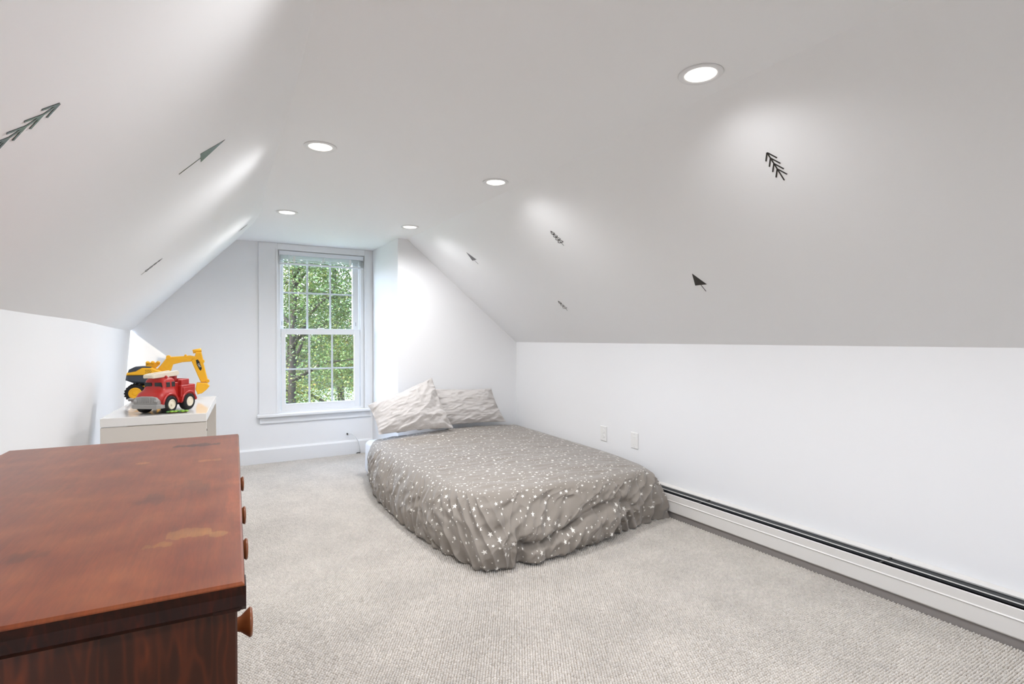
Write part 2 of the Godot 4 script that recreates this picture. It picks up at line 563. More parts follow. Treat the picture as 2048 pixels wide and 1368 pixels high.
func build_shell() -> void:
	var wp: Material = M.wall_paint
	var cp: Material = M.ceiling_paint
	var st := new_st()
	cbox(st, V(1.15, -0.0645, (DW + DB) * 0.5), Vector3(3.9, 0.12, DW - DB + 0.6), 0.0)
	structure(obj("floor", st, M.carpet_back), "light beige grey loop pile carpet floor", "floor")
	st = new_st()
	cbox(st, V(0.9, CEIL + 0.06, (DW + DB) * 0.5), Vector3(2.0, 0.12, DW - DB + 0.5), 0.0)
	structure(obj("ceiling", st, cp), "flat white ceiling strip between the two sloped sides", "ceiling")
	# right slope
	st = new_st()
	prism(st, [Vector2(CR, CEIL), Vector2(WR, KR), Vector2(WR + 0.09, KR + 0.11), Vector2(CR + 0.09, CEIL + 0.11)], -DA - 0.06, -DB + 0.1)
	structure(obj("ceiling_right", st, cp), "white sloped ceiling above the wall with the heater", "ceiling")
	# left slope, slightly uneven
	var rings := []
	var d := DB - 0.1
	while d < DW + 0.1:
		var a := knee_left(d)
		var b := crease(d)
		var u := (b - a).normalized()
		var o := Vector3(-u.y, u.x, 0) * 0.1
		rings.append([a, b, b + o, a + o])
		d += 0.12
	st = new_st()
	loft(st, rings, 2)
	structure(obj("ceiling_left", st, cp), "white sloped ceiling above the toy table, slightly uneven", "ceiling")
	# right knee wall
	st = new_st()
	cbox(st, V(WR + 0.05, 0.55, (DA + DB) * 0.5), Vector3(0.1, 1.28, DA - DB + 0.3), 0.0)
	structure(obj("wall_right", st, wp), "low white knee wall beside the bed with two cover plates", "wall")
	# left knee wall leans out a little towards the floor
	rings = []
	d = DB - 0.1
	while d < DW + 0.1:
		var a := knee_left(d)
		rings.append([a, a + Vector3(-0.1, 0.02, 0), V(-0.70, -0.1, d), V(-0.60, -0.1, d)])
		d += 0.24
	st = new_st()
	loft(st, rings, 2)
	structure(obj("wall_left", st, wp), "low white knee wall beside the toy table", "wall")
	# wall behind the bed head, as deep as the window alcove
	st = new_st()
	prism(st, [Vector2(ALC, -0.1), Vector2(WR + 0.06, -0.1), Vector2(WR + 0.06, KR - 0.02), Vector2(CR + 0.01, CEIL + 0.02), Vector2(ALC, CEIL + 0.02)], -DW - 0.16, -DA, 0.004)
	structure(obj("wall_bed", st, wp), "white gable wall behind the pillows with a sloped top", "wall")
	# window wall around the opening
	st = new_st()
	var x0 := 0.675
	var x1 := 1.497
	var y0 := 0.45
	var y1 := 2.058
	var zb := -DW - 0.16
	prism(st, [Vector2(-0.72, -0.1), Vector2(x0, -0.1), Vector2(x0, CEIL + 0.02), Vector2(0.29, CEIL + 0.02), Vector2(-0.53, 1.29), Vector2(-0.72, 1.1)], zb, -DW)
	cbox(st, Vector3((x1 + ALC) * 0.5 + 0.01, 1.02, (zb - DW) * 0.5), Vector3(ALC - x1 + 0.02, 2.24, 0.16), 0.0)
	cbox(st, Vector3((x0 + x1) * 0.5, (y0 - 0.1) * 0.5, (zb - DW) * 0.5), Vector3(x1 - x0, y0 + 0.1, 0.16), 0.0)
	cbox(st, Vector3((x0 + x1) * 0.5, (y1 + CEIL + 0.02) * 0.5, (zb - DW) * 0.5), Vector3(x1 - x0, CEIL + 0.02 - y1, 0.16), 0.0)
	structure(obj("wall_window", st, wp), "white gable wall around the window", "wall")
	# the opposite gable; its window is added, out of view, to brighten camera-facing surfaces
	st = new_st()
	var bz := -DB + 0.05
	cbox(st, Vector3(0.1, 1.05, bz), Vector3(1.5, 2.4, 0.1), 0.0)
	cbox(st, Vector3(2.2, 1.05, bz), Vector3(1.6, 2.4, 0.1), 0.0)
	cbox(st, Vector3(1.125, 0.325, bz), Vector3(0.55, 0.95, 0.1), 0.0)
	cbox(st, Vector3(1.125, 2.025, bz), Vector3(0.55, 0.45, 0.1), 0.0)
	structure(obj("wall_back", st, wp), "plain white gable wall at the other end of the room", "wall")
	var w2 := node("window_2", "white framed window added out of view in the back gable wall to let in more light", "window")
	for f in [[1.125, 0.82, 0.55, 0.04], [1.125, 1.78, 0.55, 0.04], [0.87, 1.3, 0.04, 0.92], [1.38, 1.3, 0.04, 0.92], [1.125, 1.3, 0.47, 0.04]]:
		st = new_st()
		cbox(st, Vector3(f[0], f[1], bz), Vector3(f[2], f[3], 0.06), 0.003)
		obj("frame", st, M.vinyl_white, w2)
	for y in [[0.84, 1.28], [1.32, 1.76]]:
		st = new_st()
		cbox(st, Vector3(1.125, (y[0] + y[1]) / 2, bz), Vector3(0.47, y[1] - y[0], 0.0), 0.0)
		obj("pane", st, M.glass_pane, w2)
	# baseboard on the window wall
	st = new_st()
	prism(st, [Vector2(0, 0), Vector2(0.018, 0), Vector2(0.018, 0.128), Vector2(0.010, 0.144), Vector2(0, 0.144)], -0.59, ALC - 0.001, 0.0, Transform3D(Basis(Vector3(0, 0, 1), Vector3(0, 1, 0), Vector3(1, 0, 0)), V(0, 0, DW)))
	structure(obj("baseboard_window", st, M.trim_paint), "white baseboard under the window", "baseboard")

func build_window() -> void:
	var w := node("window_1", "white double hung window with six panes in each sash", "window")
	var tp: Material = M.trim_paint
	var vw: Material = M.vinyl_white
	var z := -DW
	var part := func(called: String, x0: float, x1: float, y0: float, y1: float, z0: float, z1: float, m: Material, parent: Node, ch := 0.003):
		var st := new_st()
		cbox(st, Vector3((x0 + x1) / 2, (y0 + y1) / 2, (z0 + z1) / 2), Vector3(x1 - x0, y1 - y0, absf(z1 - z0)), ch)
		return obj(called, st, m, parent)
	part.call("casing", 0.498, 0.662, 0.474, CEIL - 0.001, z, z + 0.019, tp, w)
	part.call("casing", 1.510, ALC - 0.001, 0.474, CEIL - 0.001, z, z + 0.019, tp, w)
	part.call("casing", 0.662, 1.510, 2.062, CEIL - 0.001, z, z + 0.019, tp, w)
	part.call("casing_bead", 0.650, 0.668, 0.474, 2.070, z + 0.017, z + 0.026, tp, w)
	part.call("casing_bead", 1.504, 1.520, 0.474, 2.070, z + 0.017, z + 0.026, tp, w)
	part.call("sill", 0.482, 1.560, 0.440, 0.474, z - 0.10, z + 0.055, tp, w, 0.008)
	part.call("apron", 0.505, 1.575, 0.378, 0.440, z, z + 0.018, tp, w, 0.006)
	# jambs of the vinyl unit
	part.call("jamb", 0.668, 0.694, 0.474, 2.062, z - 0.13, z + 0.004, vw, w)
	part.call("jamb", 1.466, 1.504, 0.474, 2.062, z - 0.13, z + 0.004, vw, w)
	part.call("jamb", 0.694, 1.466, 2.030, 2.062, z - 0.13, z + 0.004, vw, w)
	part.call("jamb", 0.694, 1.466, 0.470, 0.492, z - 0.13, z + 0.002, vw, w)
	part.call("parting_stop", 0.692, 0.699, 0.49, 2.03, z - 0.052, z - 0.040, vw, w)
	part.call("parting_stop", 1.461, 1.468, 0.49, 2.03, z - 0.052, z - 0.040, vw, w)
	# two sashes, the lower one nearer the room
	for s in [["lower_sash", 0.490, 1.296, 0.740, 1.405, 0.555, 1.240, -0.036, -0.006, 0.896], ["upper_sash", 1.252, 2.03, 0.728, 1.400, 1.298, 1.990, -0.088, -0.056, 1.655]]:
		var sash := Node3D.new()
		sash.name = s[0]
		w.add_child(sash)
		var za: float = z + s[7]
		var zc: float = z + s[8]
		part.call("stile", 0.699, s[3], s[1], s[2], za, zc, vw, sash)
		part.call("stile", s[4], 1.461, s[1], s[2], za, zc, vw, sash)
		part.call("rail", s[3], s[4], s[1], s[5], za, zc, vw, sash)
		part.call("rail", s[3], s[4], s[6], s[2], za, zc, vw, sash)
		var zm := (za + zc) / 2
		var mx := [s[3], lerpf(s[3], s[4], 1.0 / 3), lerpf(s[3], s[4], 2.0 / 3), s[4]]
		var my := [s[5], s[9], s[6]]
		for i in [1, 2]:
			part.call("muntin", mx[i] - 0.009, mx[i] + 0.009, s[5], s[6], zm - 0.004, zm + 0.004, M.muntin_backlit, sash, 0.003)
		for i in 3:
			part.call("muntin", mx[i] + (0.009 if i > 0 else 0.0), mx[i + 1] - (0.009 if i < 2 else 0.0), s[9] - 0.008, s[9] + 0.008, zm - 0.004, zm + 0.004, M.muntin_backlit, sash, 0.003)
		for i in 3:
			for j in 2:
				var st := new_st()
				var q := [Vector3(mx[i] + (0.009 if i > 0 else 0.0), my[j] + (0.008 if j > 0 else 0.0), zm), Vector3(mx[i + 1] - (0.009 if i < 2 else 0.0), my[j] + (0.008 if j > 0 else 0.0), zm), Vector3(mx[i + 1] - (0.009 if i < 2 else 0.0), my[j + 1] - (0.008 if j < 1 else 0.0), zm), Vector3(mx[i] + (0.009 if i > 0 else 0.0), my[j + 1] - (0.008 if j < 1 else 0.0), zm)]
				for k in [0, 2, 1, 0, 3, 2]:
					st.set_smooth_group(-1)
					st.add_vertex(q[k])
				obj("pane", st, M.glass_pane, sash)
		if s[0] == "upper_sash":
			for x in [0.713, 1.432]:
				part.call("tilt_latch", x - 0.004, x + 0.004, 1.33, 1.37, zc, zc + 0.003, M.vinyl_grey, sash, 0.001)
		else:
			part.call("sash_lock", 1.045, 1.105, 1.296, 1.306, za + 0.002, zc - 0.002, vw, sash, 0.003)
			part.call("glazing_ledge", s[3], s[4], 0.545, 0.558, zc - 0.012, zc + 0.002, vw, sash, 0.003)

func build_blind() -> void:
	var z := -DW + 0.02
	var b := thing("window_blind", "white mini blind drawn fully up at the top of the window", "blind", Vector3(1.086, 2.0, z))
	var bm: Material = M.blind_white
	var st := new_st()
	cbox(st, Vector3(0, 0.034, -0.012), Vector3(0.815, 0.042, 0.03), 0.003)
	obj("headrail", st, bm, b)
	for i in 7:
		st = new_st()
		var y := 0.006 - i * 0.0085
		var pr := []
		for k in 7:
			var t := (k - 3) / 3.0
			pr.append(Vector2(t * 0.0125, 0.0022 * (1 - t * t)))
		for k in range(6, -1, -1):
			pr.append(pr[k] - Vector2(0, 0.001))
		prism(st, pr, -0.405, 0.405, 0.0, Transform3D(Basis(Vector3(0, 0, 1), Vector3(0, 1, 0), Vector3(1, 0, 0)), Vector3(0, y, -0.010)))
		obj("slat", st, bm, b)
	st = new_st()
	cbox(st, Vector3(0, -0.068, -0.010), Vector3(0.812, 0.020, 0.026), 0.004)
	obj("bottom_rail", st, bm, b)
	for x in [-0.27, 0.27]:
		st = new_st()
		cbox(st, Vector3(x, -0.022, 0.005), Vector3(0.020, 0.062, 0.003), 0.001)
		obj("ladder_tape", st, M.plate_white, b)
	st = new_st()
	tube(st, [Vector3(0.02, 0.010, 0.006), Vector3(-0.005, -0.03, 0.007), Vector3(-0.02, -0.055, 0.007)], 0.004)
	tube(st, [Vector3(0.0, 0.010, 0.008), Vector3(0.012, -0.02, 0.009), Vector3(-0.006, -0.045, 0.009)], 0.004)
	obj("cord_tie", st, M.plate_white, b)
	st = new_st()
	tube(st, [Vector3(-0.318, 0.018, 0.008), Vector3(-0.318, -0.30, 0.008), Vector3(-0.317, -0.71, 0.008)], 0.004)
	obj("tilt_wand", st, bm, b)
	for x in [-0.407, 0.407]:
		st = new_st()
		cbox(st, Vector3(x, 0.030, -0.012), Vector3(0.004, 0.052, 0.034), 0.001)
		obj("bracket", st, bm, b)

# ---------------------------------------------------------------- heater
func run(st: SurfaceTool, poly: Array, d0: float, d1: float, b := 0.0) -> void:
	prism(st, poly, -d1, -d0, b)

func build_heater() -> void:
	var h := thing("baseboard_heater", "long white metal baseboard heater with dark slot along the knee wall", "heater")
	var d0 := -1.35
	var d1 := 4.72
	var wx := WR - 0.001
	var st := new_st()
	run(st, [Vector2(wx, 0.008), Vector2(wx - 0.006, 0.008), Vector2(wx - 0.006, 0.160), Vector2(2.836, 0.1555), Vector2(2.834, 0.1625), Vector2(wx, 0.172)], d0, d1)
	obj("back_panel", st, M.metal_white, h)
	st = new_st()
	run(st, [Vector2(2.722, 0.1600), Vector2(2.7195, 0.157), Vector2(2.7205, 0.120), Vector2(2.7165, 0.1155), Vector2(2.7215, 0.1105), Vector2(2.7205, 0.046), Vector2(2.724, 0.040), Vector2(2.732, 0.040), Vector2(2.732, 0.043), Vector2(2.7245, 0.047), Vector2(2.7245, 0.157), Vector2(2.731, 0.152), Vector2(2.733, 0.155)], d0, d1)
	obj("front_cover", st, M.metal_white, h)
	st = new_st()
	run(st, [Vector2(2.842, 0.150), Vector2(2.842, 0.153), Vector2(2.768, 0.162), Vector2(2.7645, 0.1612), Vector2(2.7645, 0.150)], d0, d1)
	obj("damper", st, M.metal_dark, h)
	st = new_st()
	run(st, [Vector2(2.768, 0.1612), Vector2(2.768, 0.1645), Vector2(2.7645, 0.1648), Vector2(2.7640, 0.1612)], d0, d1)
	obj("damper_lip", st, M.metal_white, h)
	st = new_st()
	run(st, [Vector2(2.732, -0.004), Vector2(2.732, 0.060), Vector2(2.738, 0.060), Vector2(2.738, -0.004)], d0, d1)
	obj("base_strip", st, M.metal_grey, h)
	st = new_st()
	run(st, [Vector2(2.75, 0.05), Vector2(2.75, 0.125), Vector2(2.85, 0.125), Vector2(2.85, 0.05)], d0, d1)
	obj("fin_element", st, M.fin_metal, h)
	for d in [-0.6, 0.35, 1.275, 2.32, 3.4]:
		st = new_st()
		cbox(st, V(2.783, 0.1575, d), Vector3(0.116, 0.006, 0.010), 0.001)
		obj("bracket", st, M.slot_dark, h)

# ---------------------------------------------------------------- bed
func path_at(tab: Array, t: float) -> Vector3:
	for i in tab.size() - 1:
		if t <= tab[i + 1][0]:
			var u: float = (t - tab[i][0]) / (tab[i + 1][0] - tab[i][0])
			var p0: Vector3 = tab[maxi(i - 1, 0)][1]
			var p1: Vector3 = tab[i][1]
			var p2: Vector3 = tab[i + 1][1]
			var p3: Vector3 = tab[mini(i + 2, tab.size() - 1)][1]
			return p1.cubic_interpolate(p2, p0, p3, u)
	return tab[-1][1]

func build_bed() -> void:
	# mattress
	var rings := []
	var r := 0.055
	var x0 := 1.252
	var x1 := 2.56
	var d0 := 2.70
	var d1 := 4.72
	for k in 9:
		var a := -PI / 2 + PI * k / 8.0
		var yy := 0.012 + r + r * sin(a) if k <= 4 else 0.312 - r + r * sin(a)
		var ins := r * (1 - cos(a))
		var ring := []
		for c in 4:
			for j in 7:
				var b := PI / 2 * (c + j / 6.0)
				var cx := [x1, x0, x0, x1][c] as float
				var cd := [d1, d1, d0, d0][c] as float
				var rr := 0.06
				var sx: float = [-1, 1, 1, -1][c]
				var sd: float = [-1, -1, 1, 1][c]
				ring.append(V(cx + sx * (rr) + (rr - ins) * cos(b), yy, cd + sd * rr + (rr - ins) * sin(b)))
		rings.append(ring)
	var st := new_st()
	loft(st, rings, 1)
	var ma := obj("mattress", st, M.sheet_white)
	tag(ma, "mattress in a white sheet lying on the carpet under the star cover", "mattress")
	build_cover()
	build_pillow("pillow", "crumpled off white patterned pillow with a raised peak, overlapping the other one", [V(1.300, 0.395, 4.42), V(2.000, 0.385, 4.46), V(1.862, 0.838, 4.640), V(1.262, 0.625, 4.62)], 0.088, 3)
	build_pillow("pillow", "off white patterned pillow half hidden behind the peaked one", [V(1.86, 0.385, 4.60), V(2.63, 0.375, 4.60), V(2.52, 0.705, 4.705), V(1.84, 0.735, 4.715)], 0.062, 9)

func build_cover() -> void:
	# top edge line and hem line, both walked from the head along the free side, the foot and the wall side
	var E := [[0.0, V(1.335, 0.338, 4.53)], [0.06, V(1.300, 0.340, 4.36)], [0.15, V(1.285, 0.343, 4.0)], [0.30, V(1.280, 0.348, 3.3)], [0.40, V(1.285, 0.350, 2.85)], [0.47, V(1.350, 0.350, 2.655)], [0.54, V(1.48, 0.350, 2.615)], [0.65, V(1.85, 0.345, 2.61)], [0.76, V(2.25, 0.335, 2.62)], [0.82, V(2.50, 0.328, 2.64)], [0.865, V(2.610, 0.322, 2.72)], [0.90, V(2.665, 0.318, 2.90)], [0.94, V(2.695, 0.322, 3.4)], [1.0, V(2.72, 0.330, 4.66)]]
	var H := [[0.0, V(1.236, 0.0, 4.48)], [0.06, V(1.206, 0.0, 4.30)], [0.15, V(1.140, 0.0, 3.94)], [0.27, V(1.124, 0.0, 3.34)], [0.39, V(1.160, 0.0, 2.84)], [0.465, V(1.238, 0.0, 2.49)], [0.51, V(1.345, 0.0, 2.408)], [0.545, V(1.430, 0.0, 2.415)], [0.63, V(1.655, 0.0, 2.412)], [0.76, V(2.155, 0.0, 2.478)], [0.83, V(2.48, 0.0, 2.536)], [0.875, V(2.700, 0.0, 2.560)], [0.895, V(2.712, 0.06, 2.63)], [0.915, V(2.76, 0.185, 2.74)], [0.945, V(2.835, 0.225, 3.0)], [1.0, V(2.852, 0.262, 4.66)]]
	var cols := 1100
	var srows := 100
	var trows := 96
	var n1 := noise(41, 1.0, 3)
	var n2 := noise(42, 1.0, 2)
	var n3 := noise(43, 1.0, 4)
	var rows := srows + trows + 1
	var pos := PackedVector3Array()
	pos.resize((cols + 1) * rows)
	var uv := PackedVector2Array()
	uv.resize((cols + 1) * rows)
	var arc := 0.0
	var last := Vector3.ZERO
	for i in cols + 1:
		# even steps along the path
		var t := float(i) / cols
		var e := path_at(E, t)
		var hm := path_at(H, t)
		var out := (hm - e)
		out.y = 0
		var ahead := path_at(E, minf(t + 0.01, 1.0)) - path_at(E, maxf(t - 0.01, 0.0))
		ahead.y = 0
		ahead = ahead.normalized()
		var nrm := ahead.cross(Vector3.UP)
		if nrm.dot(out) < 0: nrm = -nrm
		out = (nrm * 0.6 + out.normalized() * 0.4).normalized()
		if i > 0:
			arc += (hm.lerp(e, 0.5) - last).length()
		last = hm.lerp(e, 0.5)
		var foot := smoothstep(0.455, 0.50, t) * (1.0 - smoothstep(0.875, 0.91, t))
		var left := 1.0 - smoothstep(0.44, 0.50, t)
		var wallside := smoothstep(0.885, 0.92, t)
		var corner := exp(-pow((t - 0.455) / 0.075, 2.0))
		var drop := e.y - hm.y
		for j in srows + 1:
			var s := float(j) / srows          # 0 hem, 1 top edge
			var u := 1.0 - s
			var p1 := e + out * 0.095
			p1.y = e.y - 0.002
			var low := hm + Vector3(0, 0.03 * (1.0 - wallside), 0)
			var p2 := low + Vector3(0, minf(0.13, drop * 0.5), 0) + out * (0.035 * (1.0 - wallside))
			var ub := minf(u / 0.88, 1.0)
			var p := e * pow(1 - ub, 3) + p1 * (3 * ub * (1 - ub) * (1 - ub)) + p2 * (3 * ub * ub * (1 - ub)) + low * (ub * ub * ub)
			if u > 0.88:
				var ang := (u - 0.88) / 0.12 * PI * 0.5
				p += (-out * (1.0 - cos(ang)) * 0.035 - Vector3(0, sin(ang) * 0.03, 0)) * (1.0 - wallside)
			var fade := smoothstep(0.0, 0.35, u) * (1.0 - 0.75 * wallside)
			# free side: long thin pleats that fan out from the foot corner
			var slant := arc - 0.55 * u * drop * (0.4 + corner)
			var pl := sin(slant * 95.0 + n1.get_noise_2d(arc * 2.2, u * 1.5) * 7.0)
			var pl2 := sin(slant * 41.0 + n2.get_noise_2d(arc * 1.7, u * 2.0) * 6.0)
			var gate := smoothstep(-0.25, 0.35, n2.get_noise_2d(arc * 2.1 + 9.0, u * 0.8))
			var dd := 0.0
			dd += left * fade * (0.0050 * pl * (0.25 + gate) + 0.007 * pl2 * (0.35 + 0.65 * u))
			dd -= left * fade * 0.014 * exp(-pow((arc - 1.10 - 0.62 * u) / 0.016, 2.0)) * smoothstep(0.35, 0.6, u)
			dd += corner * fade * 0.024 * (pow(1.0 - absf(sin(slant * 44.0 + 0.6 + n1.get_noise_2d(arc * 3.0, u) * 1.6)), 1.4) - 0.3)
			# foot: heavy slanting drapes, bunched on the carpet
			var fx := arc
			var dr := 1.0 - absf(n1.get_noise_2d((fx + u * 0.34) * 2.6 + 3.0, u * 0.9 + 5.0)) * 2.1
			var dr2 := 1.0 - absf(n2.get_noise_2d((fx + u * 0.22) * 5.2 + 13.0, u * 2.6)) * 2.0
			dd += foot * fade * (0.030 * (dr - 0.45) + 0.016 * (dr2 - 0.5))
			var rid := pow(1.0 - minf(1.0, absf(n1.get_noise_2d((fx + u * 0.42) * 2.3 + 21.0, u * 0.7 + 8.0)) * 2.4), 4.0)
			var rid2 := pow(1.0 - minf(1.0, absf(n2.get_noise_2d((fx - u * 0.10) * 3.6 + 31.0, u * 0.9 + 2.0)) * 2.2), 4.0)
			dd += foot * fade * (0.015 * rid - 0.010 * rid2) + left * fade * 0.007 * rid2
			# crease above the pooled cloth, and the pooled roll itself
			var c := p.x
			var span := smoothstep(1.44, 1.50, c) * (1.0 - smoothstep(2.12, 2.25, c))
			var lip := 0.115 - 0.03 * cos((c - 1.5) * 5.0) + 0.045 * smoothstep(1.6, 2.1, c)
			var hh := p.y
			dd += foot * span * (0.052 * exp(-pow((hh - lip * 0.50) / (lip * 0.44), 4.0)) - 0.030 * exp(-pow((hh - lip * 1.10) / 0.016, 2.0)) + 0.020 * exp(-pow((hh - lip * 1.75) / 0.045, 2.0)))
			# gathered knots towards the wall
			var knot := exp(-pow((c - 2.30) / 0.10, 2.0)) * foot
			dd += knot * (0.018 * sin(c * 88.0 + hh * 46.0) * smoothstep(0.26, 0.05, hh) - 0.028 * exp(-pow((hh - 0.175 + (c - 2.3) * 0.35) / 0.022, 2.0)))
			var knot2 := exp(-pow((c - 2.56) / 0.10, 2.0)) * foot
			dd += knot2 * (0.022 * sin(c * 46.0 - 1.2) * smoothstep(0.30, 0.08, hh))
			# flap at the free corner, hanging in front of the rest
			var flap := smoothstep(0.455, 0.475, t) * (1.0 - smoothstep(0.5435, 0.5475, t))
			dd += flap * smoothstep(0.21, 0.10, hh) * 0.022
			dd -= smoothstep(0.5435, 0.5475, t) * (1.0 - smoothstep(0.555, 0.60, t)) * smoothstep(0.22, 0.12, hh) * 0.030
			p += out * dd
			# hem lifts and dips
			if u > 0.6 and u < 0.88 and wallside < 0.5:
				var lift := 0.010 + 0.012 * n3.get_noise_1d(arc * 9.0)
				p.y += maxf(lift, 0.0) * sin((u - 0.6) / 0.28 * PI)
			p.y = maxf(p.y, 0.002)
			p.x = minf(p.x, 2.856 if p.y > 0.185 else 2.714)
			var ix := i * rows + j
			pos[ix] = p
			var along := -e.z if left > 0.5 else e.x
			if t > 0.30 and t < 0.475: along = 2.95 - (arc_left(E, t))
			if t >= 0.475 and t < 0.56: along = 1.48 - (0.56 - t) * 2.6
			uv[ix] = Vector2(e.x - u * (drop + 0.10), along) if left > 0.5 else Vector2(along, 2.61 - u * (drop + 0.12))
			if wallside > 0.5:
				uv[ix] = Vector2(e.x + u * 0.14, -e.z)
		# top: from the edge to the spine
		var spine := V(2.0, 0.356, clampf(lerpf(2.95, 4.62, clampf((-e.z - 2.6) / 2.0, 0, 1)), 2.95, 4.64))
		if t <= 0.0001 or t >= 0.9999:
			spine = V(2.0, 0.345, 4.64)
		for j in range(1, trows + 1):
			var v := float(j) / trows
			var p := e.lerp(spine, v)
			p.y = lerpf(e.y, spine.y, sin(v * PI / 2))
			var q := Vector2(p.x, -p.z)
			var edge := smoothstep(0.0, 0.12, v)
			var wr := 1.0 - absf(n1.get_noise_2d(q.x * 1.3 + 2.0, q.y * 4.2 + q.x * 0.9)) * 2.2
			var wr2 := 1.0 - absf(n2.get_noise_2d(q.x * 2.4 - q.y * 0.6, q.y * 7.5 + 4.0)) * 2.0
			var calm := smoothstep(0.0, 0.5, 1.0 - absf(n3.get_noise_2d(q.x * 0.7, q.y * 0.7)))
			p.y += (0.006 * (wr - 0.4) + 0.003 * (wr2 - 0.5) * calm) * (0.25 + 0.75 * edge)
			p.y += 0.004 * n3.get_noise_2d(q.x * 2.0, q.y * 2.0)
			# pleats of the free side run a little way onto the top
			var ix := i * rows + srows + j
			pos[ix] = p
			uv[ix] = Vector2(p.x, -p.z)
	# blend the joint between side and top
	for pass_ in 3:
		for i in cols + 1:
			for j in range(srows - 3, srows + 4):
				var ix := i * rows + j
				pos[ix].y = (pos[ix - 1].y + pos[ix].y * 2.0 + pos[ix + 1].y) * 0.25
	var nor := PackedVector3Array()
	nor.resize(pos.size())
	for i in cols + 1:
		for j in rows:
			var a := pos[mini(i + 1, cols) * rows + j] - pos[maxi(i - 1, 0) * rows + j]
			var b := pos[i * rows + mini(j + 1, rows - 1)] - pos[i * rows + maxi(j - 1, 0)]
			var nn := a.cross(b)
			nor[i * rows + j] = nn.normalized() if nn.length() > 1e-12 else Vector3.UP
	var flip := nor[(cols / 4) * rows + srows + trows / 2].y < 0.0
	var vp := PackedVector3Array()
	var vn := PackedVector3Array()
	var vu := PackedVector2Array()
	for i in cols:
		for j in rows - 1:
			var q := [i * rows + j, (i + 1) * rows + j, (i + 1) * rows + j + 1, i * rows + j + 1]
			# the print restarts where the mapping changes (seams at the corners and shoulders)
			var us := [uv[q[0]], uv[q[1]], uv[q[2]], uv[q[3]]]
			if us[0].distance_to(us[2]) > 0.06 or us[1].distance_to(us[3]) > 0.06:
				us[1] = us[0] + Vector2(0, 0.004)
				us[2] = us[0] + Vector2(0.004, 0.004)
				us[3] = us[0] + Vector2(0.004, 0)
			var order := [0, 1, 2, 0, 2, 3] if flip else [0, 2, 1, 0, 3, 2]
			for k in order:
				vp.append(pos[q[k]])
				vn.append(-nor[q[k]] if flip else nor[q[k]])
				vu.append(us[k] * 2.0)
	var arr := []
	arr.resize(Mesh.ARRAY_MAX)
	arr[Mesh.ARRAY_VERTEX] = vp
	arr[Mesh.ARRAY_NORMAL] = vn
	arr[Mesh.ARRAY_TEX_UV] = vu
	var mesh := ArrayMesh.new()
	mesh.add_surface_from_arrays(Mesh.PRIMITIVE_TRIANGLES, arr)
	var o := put("bed_cover", mesh, M.star_cotton)
	tag(o, "rumpled grey bed cover printed with small white stars, draped to the carpet", "bed cover")

func arc_left(E: Array, t: float) -> float:
	return (t - 0.30) * 4.4

func build_pillow(called: String, label: String, q: Array, thick: float, seed_: int) -> void:
	var nz := noise(seed_, 1.0, 3)
	var n := 72
	var up: Vector3 = ((q[1] - q[0]).cross(q[3] - q[0])).normalized()
	if up.z < 0: up = -up
	var st := new_st()
	var faces := []
	for side in [1.0, -1.0]:
		var g := []
		for i in n + 1:
			var row := []
			for j in n + 1:
				var u := float(i) / n
				var v := float(j) / n
				# sides of a stuffed case pull inwards between the corners
				var uu := u * 2 - 1
				var vv := v * 2 - 1
				var pu := 0.5 + 0.5 * uu * (1.0 - 0.055 * (1 - vv * vv))
				var pv := 0.5 + 0.5 * vv * (1.0 - 0.075 * (1 - uu * uu))
				var a: Vector3 = q[0].lerp(q[1], pu)
				var b: Vector3 = q[3].lerp(q[2], pu)
				var p := a.lerp(b, pv)
				var fu := pow(maxf(0.0, 1.0 - pow(absf(uu), 2.6)), 0.62)
				var fv := pow(maxf(0.0, 1.0 - pow(absf(vv), 2.6)), 0.62)
				var h := thick * fu * fv
				var w := 1.0 - absf(nz.get_noise_2d(uu * 0.9 + vv * 0.4 + seed_, vv * 1.0 - uu * 0.8)) * 2.0
				var w2 := 1.0 - absf(nz.get_noise_2d(uu * 1.6 - vv * 0.8, vv * 3.4 + seed_)) * 2.0
				var near_edge := 1.0 - fu * fv
				h += fu * fv * 0.0 + minf(1.0, 6.0 * fu * fv) * ((w - 0.6) * 0.024 * (0.4 + 0.8 * near_edge) + (w2 - 0.5) * 0.0035)
				p += up * (maxf(h, 0.0) * side)
				row.append(p)
			g.append(row)
		faces.append(g)
	for f in 2:
		for i in n:
			for j in n:
				var g: Array = faces[f]
				var idx := [[i, j], [i + 1, j], [i + 1, j + 1], [i, j + 1]]
				var order := [0, 2, 1, 0, 3, 2] if f == 0 else [0, 1, 2, 0, 2, 3]
				for k in order:
					st.set_smooth_group(f)
					st.set_uv(Vector2(idx[k][0], idx[k][1]) / n * Vector2(1.9, 1.4))
					st.add_vertex(g[idx[k][0]][idx[k][1]])
	var o := obj(numbered(called), st, M.pillow_cotton)
	tag(o, label, "pillow")

